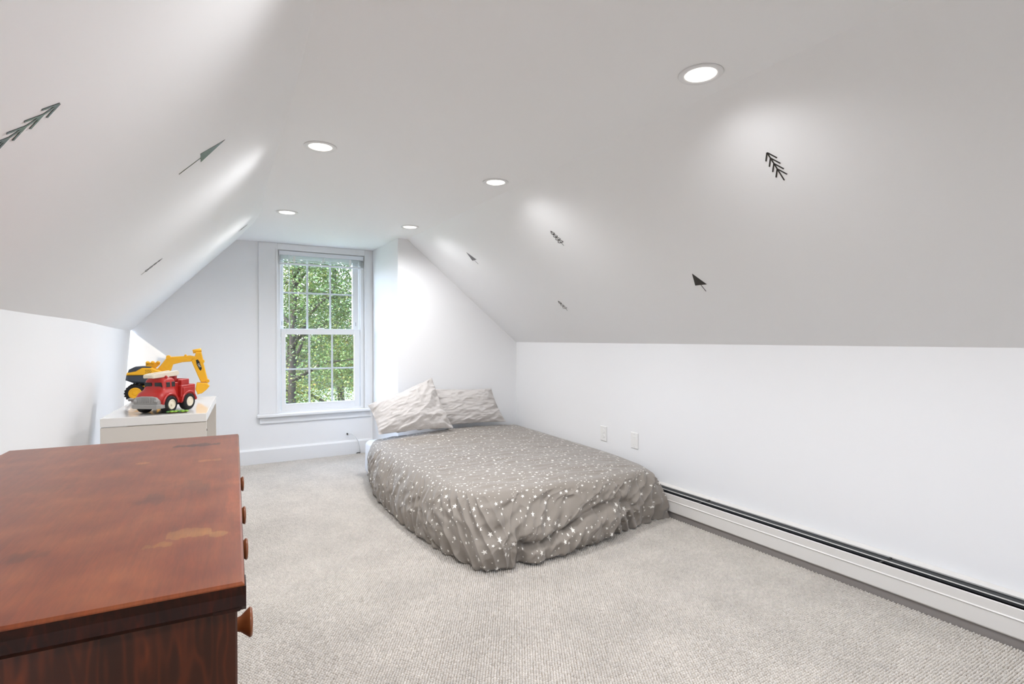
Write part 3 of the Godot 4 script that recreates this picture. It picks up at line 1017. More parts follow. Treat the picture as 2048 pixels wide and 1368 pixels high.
# ---------------------------------------------------------------- dresser
func build_dresser() -> void:
	var turn := -deg_to_rad(3.0)
	# origin: near front corner of the top on the floor; local -z runs along the front, -x to the back
	var t := thing("dresser", "old reddish brown wooden chest of drawers with a worn top", "dresser", V(0.042, 0.0, 0.636), turn)
	var L := 1.0
	var W := 0.475
	# top with its own print of grain
	var st := new_st()
	var y1 := 0.94
	var y0 := 0.936
	var ch := 0.0025
	var ring := func(y: float, i: float) -> Array:
		return [Vector3(-i, y, -i), Vector3(-W + i, y, -i), Vector3(-W + i, y, -L + i), Vector3(-i, y, -L + i)]
	var rings := [ring.call(y0, 0.0), ring.call(y1 - ch, 0.0), ring.call(y1, ch)]
	for l in 2:
		for k in 4:
			var a: Vector3 = rings[l][k]
			var b: Vector3 = rings[l][(k + 1) % 4]
			var c: Vector3 = rings[l + 1][(k + 1) % 4]
			var d: Vector3 = rings[l + 1][k]
			for q in [a, b, c, a, c, d]:
				st.set_smooth_group(-1)
				st.set_uv(Vector2(1.0 + q.x / W, 1.0 + q.z / L) * 0.98 + Vector2(0.01, 0.01))
				st.add_vertex(q)
	for f in [[2, [0, 1, 2, 0, 2, 3]], [0, [0, 2, 1, 0, 3, 2]]]:
		for k in f[1]:
			var q: Vector3 = rings[f[0]][k]
			st.set_smooth_group(-1)
			st.set_uv(Vector2(1.0 + q.x / W, 1.0 + q.z / L) * 0.98 + Vector2(0.01, 0.01))
			st.add_vertex(q)
	obj("top_panel", st, M.wood_top, t)
	# dark rim under the top
	st = new_st()
	prism(st, [Vector2(0.0, 0.0), Vector2(0.0, -0.020), Vector2(-0.005, -0.027), Vector2(-0.03, -0.027), Vector2(-0.03, 0.0)], -L + 0.002, -0.002, 0.0, Transform3D(Basis.IDENTITY, Vector3(0.0005, 0.936, 0)))
	prism(st, [Vector2(0.0, 0.0), Vector2(-0.002, -0.010), Vector2(-0.001, -0.022), Vector2(-0.007, -0.028), Vector2(-0.03, -0.028), Vector2(-0.03, 0.0)], -0.0015, W - 0.002, 0.0, Transform3D(Basis(Vector3(0, 0, 1), Vector3(0, 1, 0), Vector3(-1, 0, 0)), Vector3(0, 0.936, 0.0005)))
	obj("edge_molding", st, M.edge_worn, t)
	# carcass
	st = new_st()
	cbox(st, Vector3(-W / 2 + 0.0025, 0.50, -0.022), Vector3(W - 0.019, 0.82, 0.02), 0.002)
	obj("side_panel", st, M.wood_side, t)
	st = new_st()
	cbox(st, Vector3(-W / 2 + 0.0025, 0.50, -L + 0.022), Vector3(W - 0.019, 0.82, 0.02), 0.002)
	obj("side_panel", st, M.wood_side, t)
	st = new_st()
	cbox(st, Vector3(-W + 0.012, 0.50, -L / 2), Vector3(0.01, 0.82, L - 0.066), 0.001)
	obj("back_panel", st, M.edge_dark_wood, t)
	st = new_st()
	cbox(st, Vector3(-W / 2 - 0.01, 0.105, -L / 2), Vector3(W - 0.05, 0.02, L - 0.066), 0.001)
	for y in [0.768, 0.548, 0.328]:
		cbox(st, Vector3(-0.052, y, -L / 2), Vector3(0.03, 0.018, L - 0.066), 0.001)
	cbox(st, Vector3(-0.034, 0.842, -L / 2), Vector3(0.03, 0.13, 0.02), 0.001)
	cbox(st, Vector3(-0.034, 0.772, -L / 2), Vector3(0.04, 0.012, L - 0.066), 0.001)
	obj("drawer_divider", st, M.edge_dark_wood, t)
	for z in [-0.04, -L + 0.04]:
		for x in [-0.045, -W + 0.045]:
			st = new_st()
			lathe(st, [Vector2(0.0, 0.0), Vector2(0.017, 0.0), Vector2(0.021, 0.02), Vector2(0.015, 0.035), Vector2(0.027, 0.06), Vector2(0.027, 0.092), Vector2(0.0, 0.092)], 20, Transform3D(Basis.IDENTITY, Vector3(x, 0.0, z)))
			obj("foot", st, M.edge_dark_wood, t)
	# drawers: two small ones over three wide ones
	var rows := [[0.842, 0.126, [[-0.265, 0.450], [-0.735, 0.450]]], [0.658, 0.198, [[-0.5, 0.92]]], [0.438, 0.198, [[-0.5, 0.92]]], [0.217, 0.198, [[-0.5, 0.92]]]]
	for r in rows:
		for dr in r[2]:
			st = new_st()
			var back := 0.003 if dr[1] < 0.6 else 0.030
			cbox(st, Vector3(-0.022 - back, r[0], dr[0]), Vector3(0.022, r[1], dr[1]), 0.003)
			var f := obj("drawer", st, M.wood_side, t)
			var off := 0.135 if dr[1] < 0.6 else 0.30
			for s in [-1.0, 1.0]:
				st = new_st()
				var xf := Transform3D(Basis(Vector3(0, 0, 1), Vector3(1, 0, 0), Vector3(0, 1, 0)), Vector3(-0.011 - back, r[0] - 0.008, dr[0] + s * off))
				lathe(st, [Vector2(0.0, 0.0), Vector2(0.0085, 0.0), Vector2(0.0080, 0.006), Vector2(0.0095, 0.011), Vector2(0.0145, 0.017), Vector2(0.0178, 0.0210), Vector2(0.0182, 0.0225), Vector2(0.0165, 0.0245), Vector2(0.0, 0.0255)], 28, xf)
				obj("knob", st, M.knob_wood, f)

# ---------------------------------------------------------------- toy table
func build_table() -> void:
	var turn := -deg_to_rad(4.2)
	var t := thing("toy_table", "narrow glossy white table holding the toy trucks", "table", V(-0.414, 0.0, 3.262), turn)
	var W := 0.452
	var L := 0.93
	var H := 0.809
	var st := new_st()
	cbox(st, Vector3(W / 2, H - 0.022, -L / 2), Vector3(W, 0.044, L), 0.002)
	obj("tabletop", st, M.lacquer_white, t)
	st = new_st()
	cbox(st, Vector3(W / 2, (H - 0.046) / 2, -0.012), Vector3(W, H - 0.048, 0.02), 0.0015)
	obj("front_panel", st, M.lacquer_cream, t)
	st = new_st()
	cbox(st, Vector3(W / 2, (H - 0.046) / 2, -L + 0.012), Vector3(W, H - 0.048, 0.02), 0.0015)
	obj("rear_panel", st, M.lacquer_cream, t)
	st = new_st()
	cbox(st, Vector3(W / 2, H * 0.5 - 0.02, -L / 2), Vector3(W - 0.06, H - 0.06, 0.018), 0.001)
	obj("divider", st, M.lacquer_cream, t)
	for y in [0.06, 0.42]:
		st = new_st()
		cbox(st, Vector3(W / 2, y, -L / 2), Vector3(W - 0.02, 0.018, L - 0.05), 0.001)
		obj("shelf", st, M.lacquer_cream, t)
	st = new_st()
	lathe(st, [Vector2(0, 0), Vector2(0.006, 0), Vector2(0.006, 0.002), Vector2(0, 0.003)], 14, Transform3D(Basis(Vector3(0, 1, 0), Vector3(1, 0, 0), Vector3(0, 0, 1)), Vector3(W, H - 0.09, -0.012)))
	obj("screw_cap", st, M.slot_dark, t)

# ---------------------------------------------------------------- toys
func wheel(parent: Node, at: Vector3, r: float, w: float, tire: Material, hub: Material, out: float, lugs: int) -> void:
	# axle along x; out tells which way the hub faces
	var xf := Transform3D(Basis(Vector3(0, -out, 0), Vector3(out, 0, 0), Vector3(0, 0, 1)), at)
	var st := new_st()
	lathe(st, [Vector2(r * 0.30, -w / 2), Vector2(r * 0.80, -w / 2), Vector2(r * 0.97, -w * 0.36), Vector2(r, -w * 0.15), Vector2(r, w * 0.18), Vector2(r * 0.97, w * 0.36), Vector2(r * 0.80, w / 2), Vector2(r * 0.60, w * 0.44), Vector2(r * 0.56, w * 0.30), Vector2(0.0, w * 0.30), Vector2(0.0, -w / 2), Vector2(r * 0.30, -w / 2)], 36, xf, 1)
	for k in lugs:
		var a := TAU * k / lugs
		var b := Basis(xf.basis.y, a) * xf.basis
		cbox(st, at + b.x * (r * 0.985), Vector3(r * 0.09, w * 0.8, r * TAU / lugs * 0.55), r * 0.02, b)
	var o := obj("wheel", st, tire, parent)
	st = new_st()
	lathe(st, [Vector2(0.0, w * 0.27), Vector2(r * 0.56, w * 0.27), Vector2(r * 0.58, w * 0.45), Vector2(r * 0.50, w * 0.50), Vector2(r * 0.44, w * 0.42), Vector2(r * 0.22, w * 0.40), Vector2(r * 0.16, w * 0.50), Vector2(0.0, w * 0.52)], 28, xf, 2)
	obj("hubcap", st, hub, o)

func rrect(hw: float, z0: float, z1: float, r: float, y: float) -> Array:
	var o := []
	var cs := [[hw - r, z1 - r, 0.0], [-hw + r, z1 - r, PI / 2], [-hw + r, z0 + r, PI], [hw - r, z0 + r, PI * 1.5]]
	for c in cs:
		for j in 6:
			var a: float = c[2] + PI / 2 * j / 5.0
			o.append(Vector3(c[0] + cos(a) * r, y, c[1] + sin(a) * r))
	return o

func build_truck() -> void:
	# local: forward -z, right +x
	var t := thing("toy_fire_truck", "red plastic toy fire truck with cream ladder and grey grille", "toy truck", V(-0.148, 0.809, 3.432), deg_to_rad(145.0))
	t.scale = Vector3(1.17, 1.0, 1.0)
	var red: Material = M.red_plastic
	var st := new_st()
	loft(st, [rrect(0.054, -0.126, -0.002, 0.02, 0.040), rrect(0.060, -0.136, -0.002, 0.022, 0.052), rrect(0.063, -0.141, -0.002, 0.026, 0.072), rrect(0.063, -0.139, -0.002, 0.028, 0.090), rrect(0.060, -0.130, -0.002, 0.028, 0.104), rrect(0.055, -0.114, -0.002, 0.026, 0.116), rrect(0.0505, -0.101, -0.002, 0.020, 0.124), rrect(0.049, -0.097, -0.002, 0.018, 0.132), rrect(0.0475, -0.091, -0.003, 0.018, 0.164), rrect(0.046, -0.087, -0.004, 0.018, 0.173), rrect(0.041, -0.080, -0.010, 0.018, 0.181), rrect(0.026, -0.066, -0.022, 0.016, 0.185)], 1)
	obj("cab", st, red, t)
	# windows
	for x in [-0.0235, 0.0235]:
		st = new_st()
		prism(st, [Vector2(-0.018, -0.013), Vector2(0.018, -0.013), Vector2(0.016, 0.013), Vector2(-0.016, 0.013)], -0.002, 0.002, 0.001, Transform3D(Basis(Vector3.RIGHT, -0.18), Vector3(x, 0.148, -0.0945)))
		obj("windshield", st, M.window_dark, t)
	for s in [-1.0, 1.0]:
		for z in [[-0.062, 0.016], [-0.024, 0.014]]:
			st = new_st()
			cbox(st, Vector3(s * 0.0483, 0.148, z[0]), Vector3(0.003, 0.026, z[1] * 1.7), 0.001, Basis(Vector3(0, 0, 1), s * 0.045))
			obj("side_window", st, M.window_dark, t)
	# grille with upright bars
	st = new_st()
	prism(st, [Vector2(-0.058, 0.050), Vector2(0.058, 0.050), Vector2(0.057, 0.072), Vector2(0.046, 0.088), Vector2(0.025, 0.093), Vector2(-0.025, 0.093), Vector2(-0.046, 0.088), Vector2(-0.057, 0.072)], -0.149, -0.110, 0.003)
	var gr := obj("grille", st, M.grey_plastic, t)
	for k in 8:
		st = new_st()
		cbox(st, Vector3(-0.0315 + k * 0.009, 0.073, -0.1495), Vector3(0.0045, 0.026, 0.005), 0.001)
		obj("grille_bar", st, M.grey_plastic, gr)
	for s in [-1.0, 1.0]:
		st = new_st()
		lathe(st, [Vector2(0, 0), Vector2(0.009, 0), Vector2(0.0085, 0.003), Vector2(0.0, 0.005)], 18, Transform3D(Basis(Vector3(1, 0, 0), Vector3(0, 0, -1), Vector3(0, 1, 0)), Vector3(s * 0.046, 0.068, -0.1485)))
		obj("headlight", st, M.grey_plastic, gr)
	st = new_st()
	prism(st, [Vector2(-0.067, -0.100), Vector2(-0.067, -0.146), Vector2(-0.055, -0.157), Vector2(0.055, -0.157), Vector2(0.067, -0.146), Vector2(0.067, -0.100)], 0.030, 0.052, 0.003, Transform3D(Basis(Vector3(1, 0, 0), Vector3(0, 0, 1), Vector3(0, 1, 0)), Vector3.ZERO))
	obj("bumper", st, M.grey_plastic, t)
	# chassis and box body
	st = new_st()
	cbox(st, Vector3(0, 0.046, -0.005), Vector3(0.07, 0.03, 0.24), 0.004)
	obj("chassis", st, M.black_plastic, t)
	st = new_st()
	cbox(st, Vector3(0, 0.105, 0.008), Vector3(0.090, 0.100, 0.024), 0.003)
	obj("pump_panel", st, red, t)
	st = new_st()
	for s in [-1.0, 1.0]:
		cbox(st, Vector3(s * 0.058, 0.090, 0.072), Vector3(0.010, 0.095, 0.112), 0.003)
	cbox(st, Vector3(0, 0.090, 0.126), Vector3(0.122, 0.095, 0.008), 0.003)
	cbox(st, Vector3(0, 0.060, 0.072), Vector3(0.112, 0.02, 0.108), 0.003)
	cbox(st, Vector3(0, 0.090, 0.022), Vector3(0.118, 0.095, 0.008), 0.003)
	obj("body_box", st, red, t)
	for s in [-1.0, 1.0]:
		st = new_st()
		cbox(st, Vector3(s * 0.0645, 0.103, 0.072), Vector3(0.003, 0.042, 0.090), 0.001)
		obj("locker_panel", st, red, t)
	st = new_st()
	cbox(st, Vector3(0.030, 0.150, 0.080), Vector3(0.010, 0.034, 0.088), 0.003)
	cbox(st, Vector3(-0.030, 0.150, 0.080), Vector3(0.010, 0.034, 0.088), 0.003)
	cbox(st, Vector3(0, 0.150, 0.122), Vector3(0.066, 0.034, 0.008), 0.003)
	obj("raised_bed", st, red, t)
	st = new_st()
	cbox(st, Vector3(-0.052, 0.145, 0.030), Vector3(0.014, 0.040, 0.014), 0.002)
	obj("side_locker", st, red, t)
	# wheel arches
	for z in [-0.070, 0.070]:
		for s in [-1.0, 1.0]:
			var arch := []
			for k in 13:
				var a := PI * (0.02 + 0.96 * k / 12.0)
				arch.append(Vector2(cos(a) * 0.060, sin(a) * 0.060))
			for k in range(12, -1, -1):
				var a := PI * (0.02 + 0.96 * k / 12.0)
				arch.append(Vector2(cos(a) * 0.050, sin(a) * 0.050))
			st = new_st()
			var xa: float = 0.046 if s > 0 else -0.071
			prism(st, arch, xa, xa + 0.025, 0.003, Transform3D(Basis(Vector3(0, 0, 1), Vector3(0, 1, 0), Vector3(1, 0, 0)), Vector3(0, 0.046, z)))
			obj("wheel_arch", st, red, t)
			wheel(t, Vector3(s * 0.056, 0.0455, z), 0.0455, 0.036, M.rubber_black, M.cream_plastic, s, 0)
	# ladder: two rails with rungs, blunt over the cab, pivot at the back
	var lad := Node3D.new()
	lad.name = "ladder"
	t.add_child(lad)
	for s in [-1.0, 1.0]:
		st = new_st()
		prism(st, [Vector2(-0.128, 0.184), Vector2(-0.132, 0.192), Vector2(-0.128, 0.203), Vector2(-0.10, 0.208), Vector2(0.045, 0.216), Vector2(0.058, 0.212), Vector2(0.064, 0.203), Vector2(0.060, 0.193), Vector2(0.048, 0.188)], -0.004, 0.004, 0.0015, Transform3D(Basis(Vector3(0, 0, 1), Vector3(0, 1, 0), Vector3(1, 0, 0)), Vector3(s * 0.020, 0, 0)))
		obj("rail", st, M.cream_plastic, lad)
	for k in 7:
		st = new_st()
		cbox(st, Vector3(0, 0.1955 + 0.0008 * k, -0.118 + k * 0.024), Vector3(0.040, 0.010, 0.009), 0.002)
		obj("rung", st, M.cream_plastic, lad)
	st = new_st()
	cbox(st, Vector3(0, 0.194, -0.128), Vector3(0.046, 0.018, 0.012), 0.004)
	obj("nose", st, M.cream_plastic, lad)
	st = new_st()
	cbox(st, Vector3(0, 0.180, 0.050), Vector3(0.028, 0.05, 0.022), 0.003)
	obj("ladder_post", st, red, t)
	st = new_st()
	ellipsoid(st, Vector3(-0.036, 0.186, -0.058), Vector3(0.007, 0.010, 0.007))
	obj("beacon", st, red, t)
	st = new_st()
	cbox(st, Vector3(0, 0.058, 0.136), Vector3(0.128, 0.014, 0.014), 0.003)
	obj("rear_step", st, red, t)

func build_excavator() -> void:
	# side view coordinates (x along the table's width, y above the tabletop); z is depth, + towards the room
	var t := thing("toy_excavator", "yellow and slate toy wheeled excavator reaching its arm over the fire truck", "toy excavator", V(0, 0.809, 4.03), 0.0)
	var ye: Material = M.yellow_plastic
	var st := new_st()
	prism(st, [Vector2(-0.3806, 0.1370), Vector2(-0.3762, 0.1687), Vector2(-0.2715, 0.1705), Vector2(-0.2100, 0.1650), Vector2(-0.2100, 0.1179), Vector2(-0.2760, 0.1129), Vector2(-0.3423, 0.1194)], -0.075, 0.06, 0.010)
	obj("counterweight", st, M.slate_plastic, t)
	st = new_st()
	prism(st, [Vector2(-0.3771, 0.1675), Vector2(-0.3728, 0.1830), Vector2(-0.3291, 0.1912), Vector2(-0.2982, 0.2118), Vector2(-0.2490, 0.2093), Vector2(-0.2000, 0.1882), Vector2(-0.1900, 0.1660), Vector2(-0.2760, 0.1640)], -0.073, 0.058, 0.006)
	obj("body", st, ye, t)
	st = new_st()
	prism(st, [Vector2(-0.3700, 0.1800), Vector2(-0.3641, 0.2019), Vector2(-0.3379, 0.2155), Vector2(-0.2938, 0.2181), Vector2(-0.2535, 0.2132), Vector2(-0.2490, 0.2060), Vector2(-0.2982, 0.2060), Vector2(-0.3181, 0.1860)], -0.068, 0.053, 0.002)
	obj("hood", st, M.slate_plastic, t)
	for r in 3:
		for c in 4:
			st = new_st()
			prism(st, disc_poly(0.0022, 10), 0, 0.0012, 0.0, Transform3D(Basis.IDENTITY, Vector3(-0.280 + c * 0.0085 + (0.004 if r == 1 else 0.0), 0.1955 - r * 0.0080, 0.0578)))
			obj("vent_hole", st, M.black_plastic, t)
	st = new_st()
	prism(st, [Vector2(-0.2858, 0.2100), Vector2(-0.2826, 0.2383), Vector2(-0.2715, 0.2434), Vector2(-0.2580, 0.2350), Vector2(-0.2490, 0.2429), Vector2(-0.2355, 0.2372), Vector2(-0.2196, 0.2477), Vector2(-0.2082, 0.2409), Vector2(-0.2105, 0.2257), Vector2(-0.2310, 0.2045), Vector2(-0.2490, 0.2050)], -0.055, -0.020, 0.003)
	obj("seat_block", st, ye, t)
	st = new_st()
	for x in [-0.273, -0.247, -0.218]:
		ellipsoid(st, Vector3(x, 0.238, -0.022), Vector3(0.012, 0.011, 0.010))
	obj("seat_ribs", st, ye, t)
	st = new_st()
	prism(st, [Vector2(-0.2490, 0.1779), Vector2(-0.2287, 0.1908), Vector2(-0.2037, 0.2228), Vector2(-0.1715, 0.2697), Vector2(-0.1461, 0.2747), Vector2(-0.0827, 0.2781), Vector2(-0.0446, 0.2819), Vector2(-0.0133, 0.2741), Vector2(-0.0133, 0.2544), Vector2(-0.0398, 0.2427), Vector2(-0.0875, 0.2393), Vector2(-0.1368, 0.2266), Vector2(-0.1484, 0.1883), Vector2(-0.1600, 0.1777)], -0.016, 0.018, 0.004)
	var boom := obj("boom", st, ye, t)
	st = new_st()
	prism(st, [Vector2(-0.190, 0.215), Vector2(-0.155, 0.258), Vector2(-0.060, 0.264), Vector2(-0.060, 0.254), Vector2(-0.145, 0.243), Vector2(-0.172, 0.200)], 0.016, 0.0205, 0.001)
	obj("rib", st, ye, boom)
	for p in [[-0.1623, 0.2720, 0.013, 0.024], [-0.0700, 0.2820, 0.007, 0.020], [-0.0230, 0.2670, 0.010, 0.030], [0.0526, 0.1141, 0.011, 0.026], [0.0230, 0.2425, 0.013, 0.024]]:
		st = new_st()
		lathe(st, [Vector2(0, -p[3]), Vector2(p[2] * 0.9, -p[3]), Vector2(p[2], -p[3] + 0.002), Vector2(p[2], p[3] - 0.002), Vector2(p[2] * 0.9, p[3]), Vector2(0, p[3])], 20, Transform3D(Basis(Vector3(1, 0, 0), Vector3(0, 0, 1), Vector3(0, -1, 0)), Vector3(p[0], p[1], 0.001)), 2)
		obj("pivot_pin", st, ye, t)
	st = new_st()
	prism(st, [Vector2(-0.0398, 0.2522), Vector2(-0.0182, 0.2770), Vector2(-0.0133, 0.3022), Vector2(0.0182, 0.3018), Vector2(0.0290, 0.2508), Vector2(0.0305, 0.2281), Vector2(0.0550, 0.1169), Vector2(0.0476, 0.1070), Vector2(0.0143, 0.1072), Vector2(-0.0037, 0.1530)], -0.020, 0.022, 0.004)
	var stick := obj("stick", st, ye, t)
	# grip bar on top
	st = new_st()
	tube(st, [Vector3(-0.030, 0.306, 0.001), Vector3(-0.006, 0.311, 0.001), Vector3(0.018, 0.3155, 0.001)], 0.0125, 16)
	obj("grip", st, ye, stick)
	# black sticker with its lettering
	st = new_st()
	prism(st, [Vector2(-0.0133, 0.2516), Vector2(-0.0022, 0.2559), Vector2(0.0061, 0.2428), Vector2(0.0207, 0.1973), Vector2(0.0143, 0.1817), Vector2(0.0061, 0.1893), Vector2(-0.0085, 0.2234)], 0.0222, 0.0232)
	var sk := obj("sticker", st, M.black_plastic, stick)
	var tm := TextMesh.new()
	tm.text = "CAT"
	var sf := SystemFont.new()
	sf.font_names = PackedStringArray(["Droid Sans"])
	sf.font_weight = 700
	tm.font = sf
	tm.font_size = 32
	tm.pixel_size = 0.00046
	tm.depth = 0.0006
	var tx := put("lettering", tm, M.print_white, sk)
	tx.position = Vector3(0.0052, 0.2170, 0.0236)
	tx.rotation.z = deg_to_rad(-71.0)
	# bucket: curved shell, open towards the truck
	st = new_st()
	prism(st, [Vector2(-0.0085, 0.1054), Vector2(0.0501, 0.1029), Vector2(0.0634, 0.0825), Vector2(0.0476, 0.0605), Vector2(0.0182, 0.0354), Vector2(-0.0051, 0.0361), Vector2(-0.0158, 0.0636)], -0.042, 0.044, 0.004)
	var bk := obj("bucket", st, ye, t)
	for k in 4:
		st = new_st()
		prism(st, [Vector2(-0.006, 0.030), Vector2(0.012, 0.036), Vector2(-0.004, 0.042)], -0.036 + k * 0.022, -0.024 + k * 0.022, 0.001)
		obj("tooth", st, ye, bk)
	# undercarriage
	st = new_st()
	cbox(st, Vector3(-0.262, 0.082, -0.008), Vector3(0.20, 0.045, 0.075), 0.008)
	obj("chassis", st, ye, t)
	st = new_st()
	lathe(st, [Vector2(0, 0.10), Vector2(0.04, 0.10), Vector2(0.045, 0.122), Vector2(0, 0.122)], 24, Transform3D(Basis.IDENTITY, Vector3(-0.275, 0, -0.008)), 2)
	obj("turntable", st, M.black_plastic, t)
	for x in [-0.3313, -0.188]:
		for s in [-1.0, 1.0]:
			var w := Node3D.new()
			w.name = "wheel_mount"
			var xf := Transform3D(Basis(Vector3(0, 0, -s), Vector3(0, 1, 0), Vector3(s, 0, 0)), Vector3.ZERO)
			wheel_z(t, Vector3(x, 0.0575, s * 0.055 - 0.006), 0.0555, 0.044, s)
			w.free()

func wheel_z(parent: Node, at: Vector3, r: float, w: float, out: float) -> void:
	# axle along z
	var xf := Transform3D(Basis(Vector3(1, 0, 0), Vector3(0, 0, out), Vector3(0, -out, 0)), at)
	var st := new_st()
	lathe(st, [Vector2(0.0, -w / 2), Vector2(r * 0.80, -w / 2), Vector2(r * 0.93, -w * 0.36), Vector2(r * 0.95, w * 0.30), Vector2(r * 0.85, w * 0.48), Vector2(r * 0.70, w / 2), Vector2(r * 0.62, w * 0.44), Vector2(r * 0.58, w * 0.30), Vector2(0.0, w * 0.30)], 40, xf, 1)
	for k in 20:
		var a := TAU * k / 20
		var b := Basis(xf.basis.y.normalized(), a) * xf.basis
		cbox(st, at + b.x * (r * 0.96) + b.y * (w * 0.04), Vector3(r * 0.09, w * 0.86, r * 0.17), r * 0.02, b)
	var o := obj("wheel", st, M.rubber_black, parent)
	st = new_st()
	lathe(st, [Vector2(0.0, w * 0.27), Vector2(r * 0.60, w * 0.27), Vector2(r * 0.62, w * 0.45), Vector2(r * 0.53, w * 0.50), Vector2(r * 0.47, w * 0.42), Vector2(r * 0.28, w * 0.38), Vector2(r * 0.20, w * 0.48), Vector2(0.0, w * 0.50)], 32, xf, 2)
	obj("hubcap", st, M.yellow_plastic, o)

func build_small_toys() -> void:
	# clear plastic cup lying beside the truck
	var dir := Vector3(0.45, 0.0, -0.9).normalized()
	var xf := Transform3D(Basis(Vector3.UP, dir, Vector3.UP.cross(dir)), V(-0.292, 0.847, 3.50))
	var st := new_st()
	lathe(st, [Vector2(0.0, 0.075), Vector2(0.022, 0.074), Vector2(0.026, 0.070), Vector2(0.031, 0.03), Vector2(0.0355, -0.03), Vector2(0.0372, -0.034), Vector2(0.0355, -0.036), Vector2(0.0345, -0.032), Vector2(0.030, 0.03), Vector2(0.0245, 0.069), Vector2(0.0, 0.070)], 40, xf, 1)
	var c := obj("plastic_cup", st, M.clear_plastic)
	tag(c, "clear plastic cup lying on its side next to the red truck", "cup")
	# small green leafy toy in front of the truck
	var g := thing("leaf_toy", "small lime green leafy toy lying by the truck wheel", "toy", V(-0.094, 0.809, 3.305), 0.0)
	st = new_st()
	tube(st, [Vector3(-0.042, 0.004, 0.004), Vector3(-0.015, 0.004, -0.002), Vector3(0.015, 0.004, 0.002), Vector3(0.042, 0.004, -0.002)], 0.0035, 8)
	obj("stem", st, M.brown_toy, g)
	var r3 := RandomNumberGenerator.new()
	r3.seed = 5
	for k in 11:
		st = new_st()
		var x := -0.042 + k * 0.0084
		var s := 1.0 if k % 2 == 0 else -1.0
		ellipsoid(st, Vector3(x, 0.0085 + r3.randf() * 0.003, s * 0.008), Vector3(0.0095, 0.0042, 0.0070), Basis(Vector3.UP, r3.randf_range(-0.7, 0.7)) * Basis(Vector3(1, 0, 0), s * 0.35), 6, 10)
		obj("leaf", st, M.leaf_green_toy if k % 3 else M.dark_green_toy, g)

# ---------------------------------------------------------------- fittings
func build_downlights() -> void:
	var label := {0: "round recessed ceiling light above the foot of the bed, by the wall-side slope", 1: "round recessed ceiling light above the middle of the bed, by the wall-side slope", 2: "round recessed ceiling light by the alcove corner over the bed head", 3: "round recessed ceiling light over the red truck side of the room", 4: "round recessed ceiling light just in front of the window on the toy table side", 5: "round recessed ceiling light above the dresser", 6: "round recessed ceiling light added out of view at the back of the room on the dresser side", 7: "round recessed ceiling light added out of view at the back of the room on the heater side"}
	var spots := [[1.521, 1.287], [1.523, 2.787], [1.518, 4.261], [0.512, 2.700], [0.566, 4.226], [0.480, 1.200], [0.480, -0.25], [1.521, -0.25]]  # last two lamps are added, unseen, to brighten the near end
	for i in spots.size():
		var t := thing("recessed_light", label[i], "ceiling light", V(spots[i][0], CEIL, spots[i][1]), 0.0, "recessed ceiling lights")
		var st := new_st()
		lathe(st, [Vector2(0.054, -0.0005), Vector2(0.054, -0.003), Vector2(0.060, -0.0055), Vector2(0.074, -0.004), Vector2(0.0765, -0.0005), Vector2(0.054, -0.0005)], 48)
		obj("trim_ring", st, M.trim_paint, t)
		st = new_st()
		lathe(st, [Vector2(0.0, -0.0005), Vector2(0.0535, -0.0005), Vector2(0.0535, -0.0025), Vector2(0.0, -0.003)], 40)
		obj("lens", st, M.lamp_lens, t)
		var l := SpotLight3D.new()
		l.name = "lamp"
		l.spot_angle = 82.0
		l.spot_angle_attenuation = 1.0
		l.spot_range = 12.0
		l.spot_attenuation = 2.0
		l.light_size = 0.045
		l.light_color = rgb8(248, 249, 253)
		l.light_energy = 1.82
		l.shadow_enabled = true
		t.add_child(l)
		l.position = Vector3(0, -0.008, 0)
		l.rotation_degrees = Vector3(-90, 0, 0)

func build_wall_plates() -> void:
	for a in [["wall_outlet", "white wall outlet plate with two round receptacles", "outlet", 3.398, 0.4225], ["blank_wall_plate", "plain white wall plate next to the outlet, above the bed cover", "wall plate", 3.037, 0.4235]]:
		var t := thing(a[0], a[1], a[2], V(WR, a[4], a[3]))
		var st := new_st()
		cbox(st, Vector3(-0.004, 0, 0), Vector3(0.007, 0.122, 0.078), 0.003)
		obj("plate", st, M.plate_white, t)
		if a[0] == "wall_outlet":
			for y in [-0.021, 0.021]:
				st = new_st()
				var xf := Transform3D(Basis(Vector3(0, 0, 1), Vector3(-1, 0, 0), Vector3(0, 1, 0)), Vector3(-0.0074, y, 0))
				lathe(st, [Vector2(0, 0), Vector2(0.0175, 0), Vector2(0.0175, 0.0025), Vector2(0.016, 0.0035), Vector2(0, 0.0035)], 28, xf, 2)
				obj("receptacle", st, M.plate_white, t)
		else:
			st = new_st()
			cbox(st, Vector3(-0.0078, 0, 0), Vector3(0.003, 0.068, 0.034), 0.001)
			obj("insert", st, M.plate_white, t)
		for y in ([0.0] if a[0] == "wall_outlet" else [-0.048, 0.048]):
			st = new_st()
			ellipsoid(st, Vector3(-0.0078, y, 0), Vector3(0.0012, 0.003, 0.003), Basis.IDENTITY, 6, 10)
			obj("screw", st, M.vinyl_grey, t)

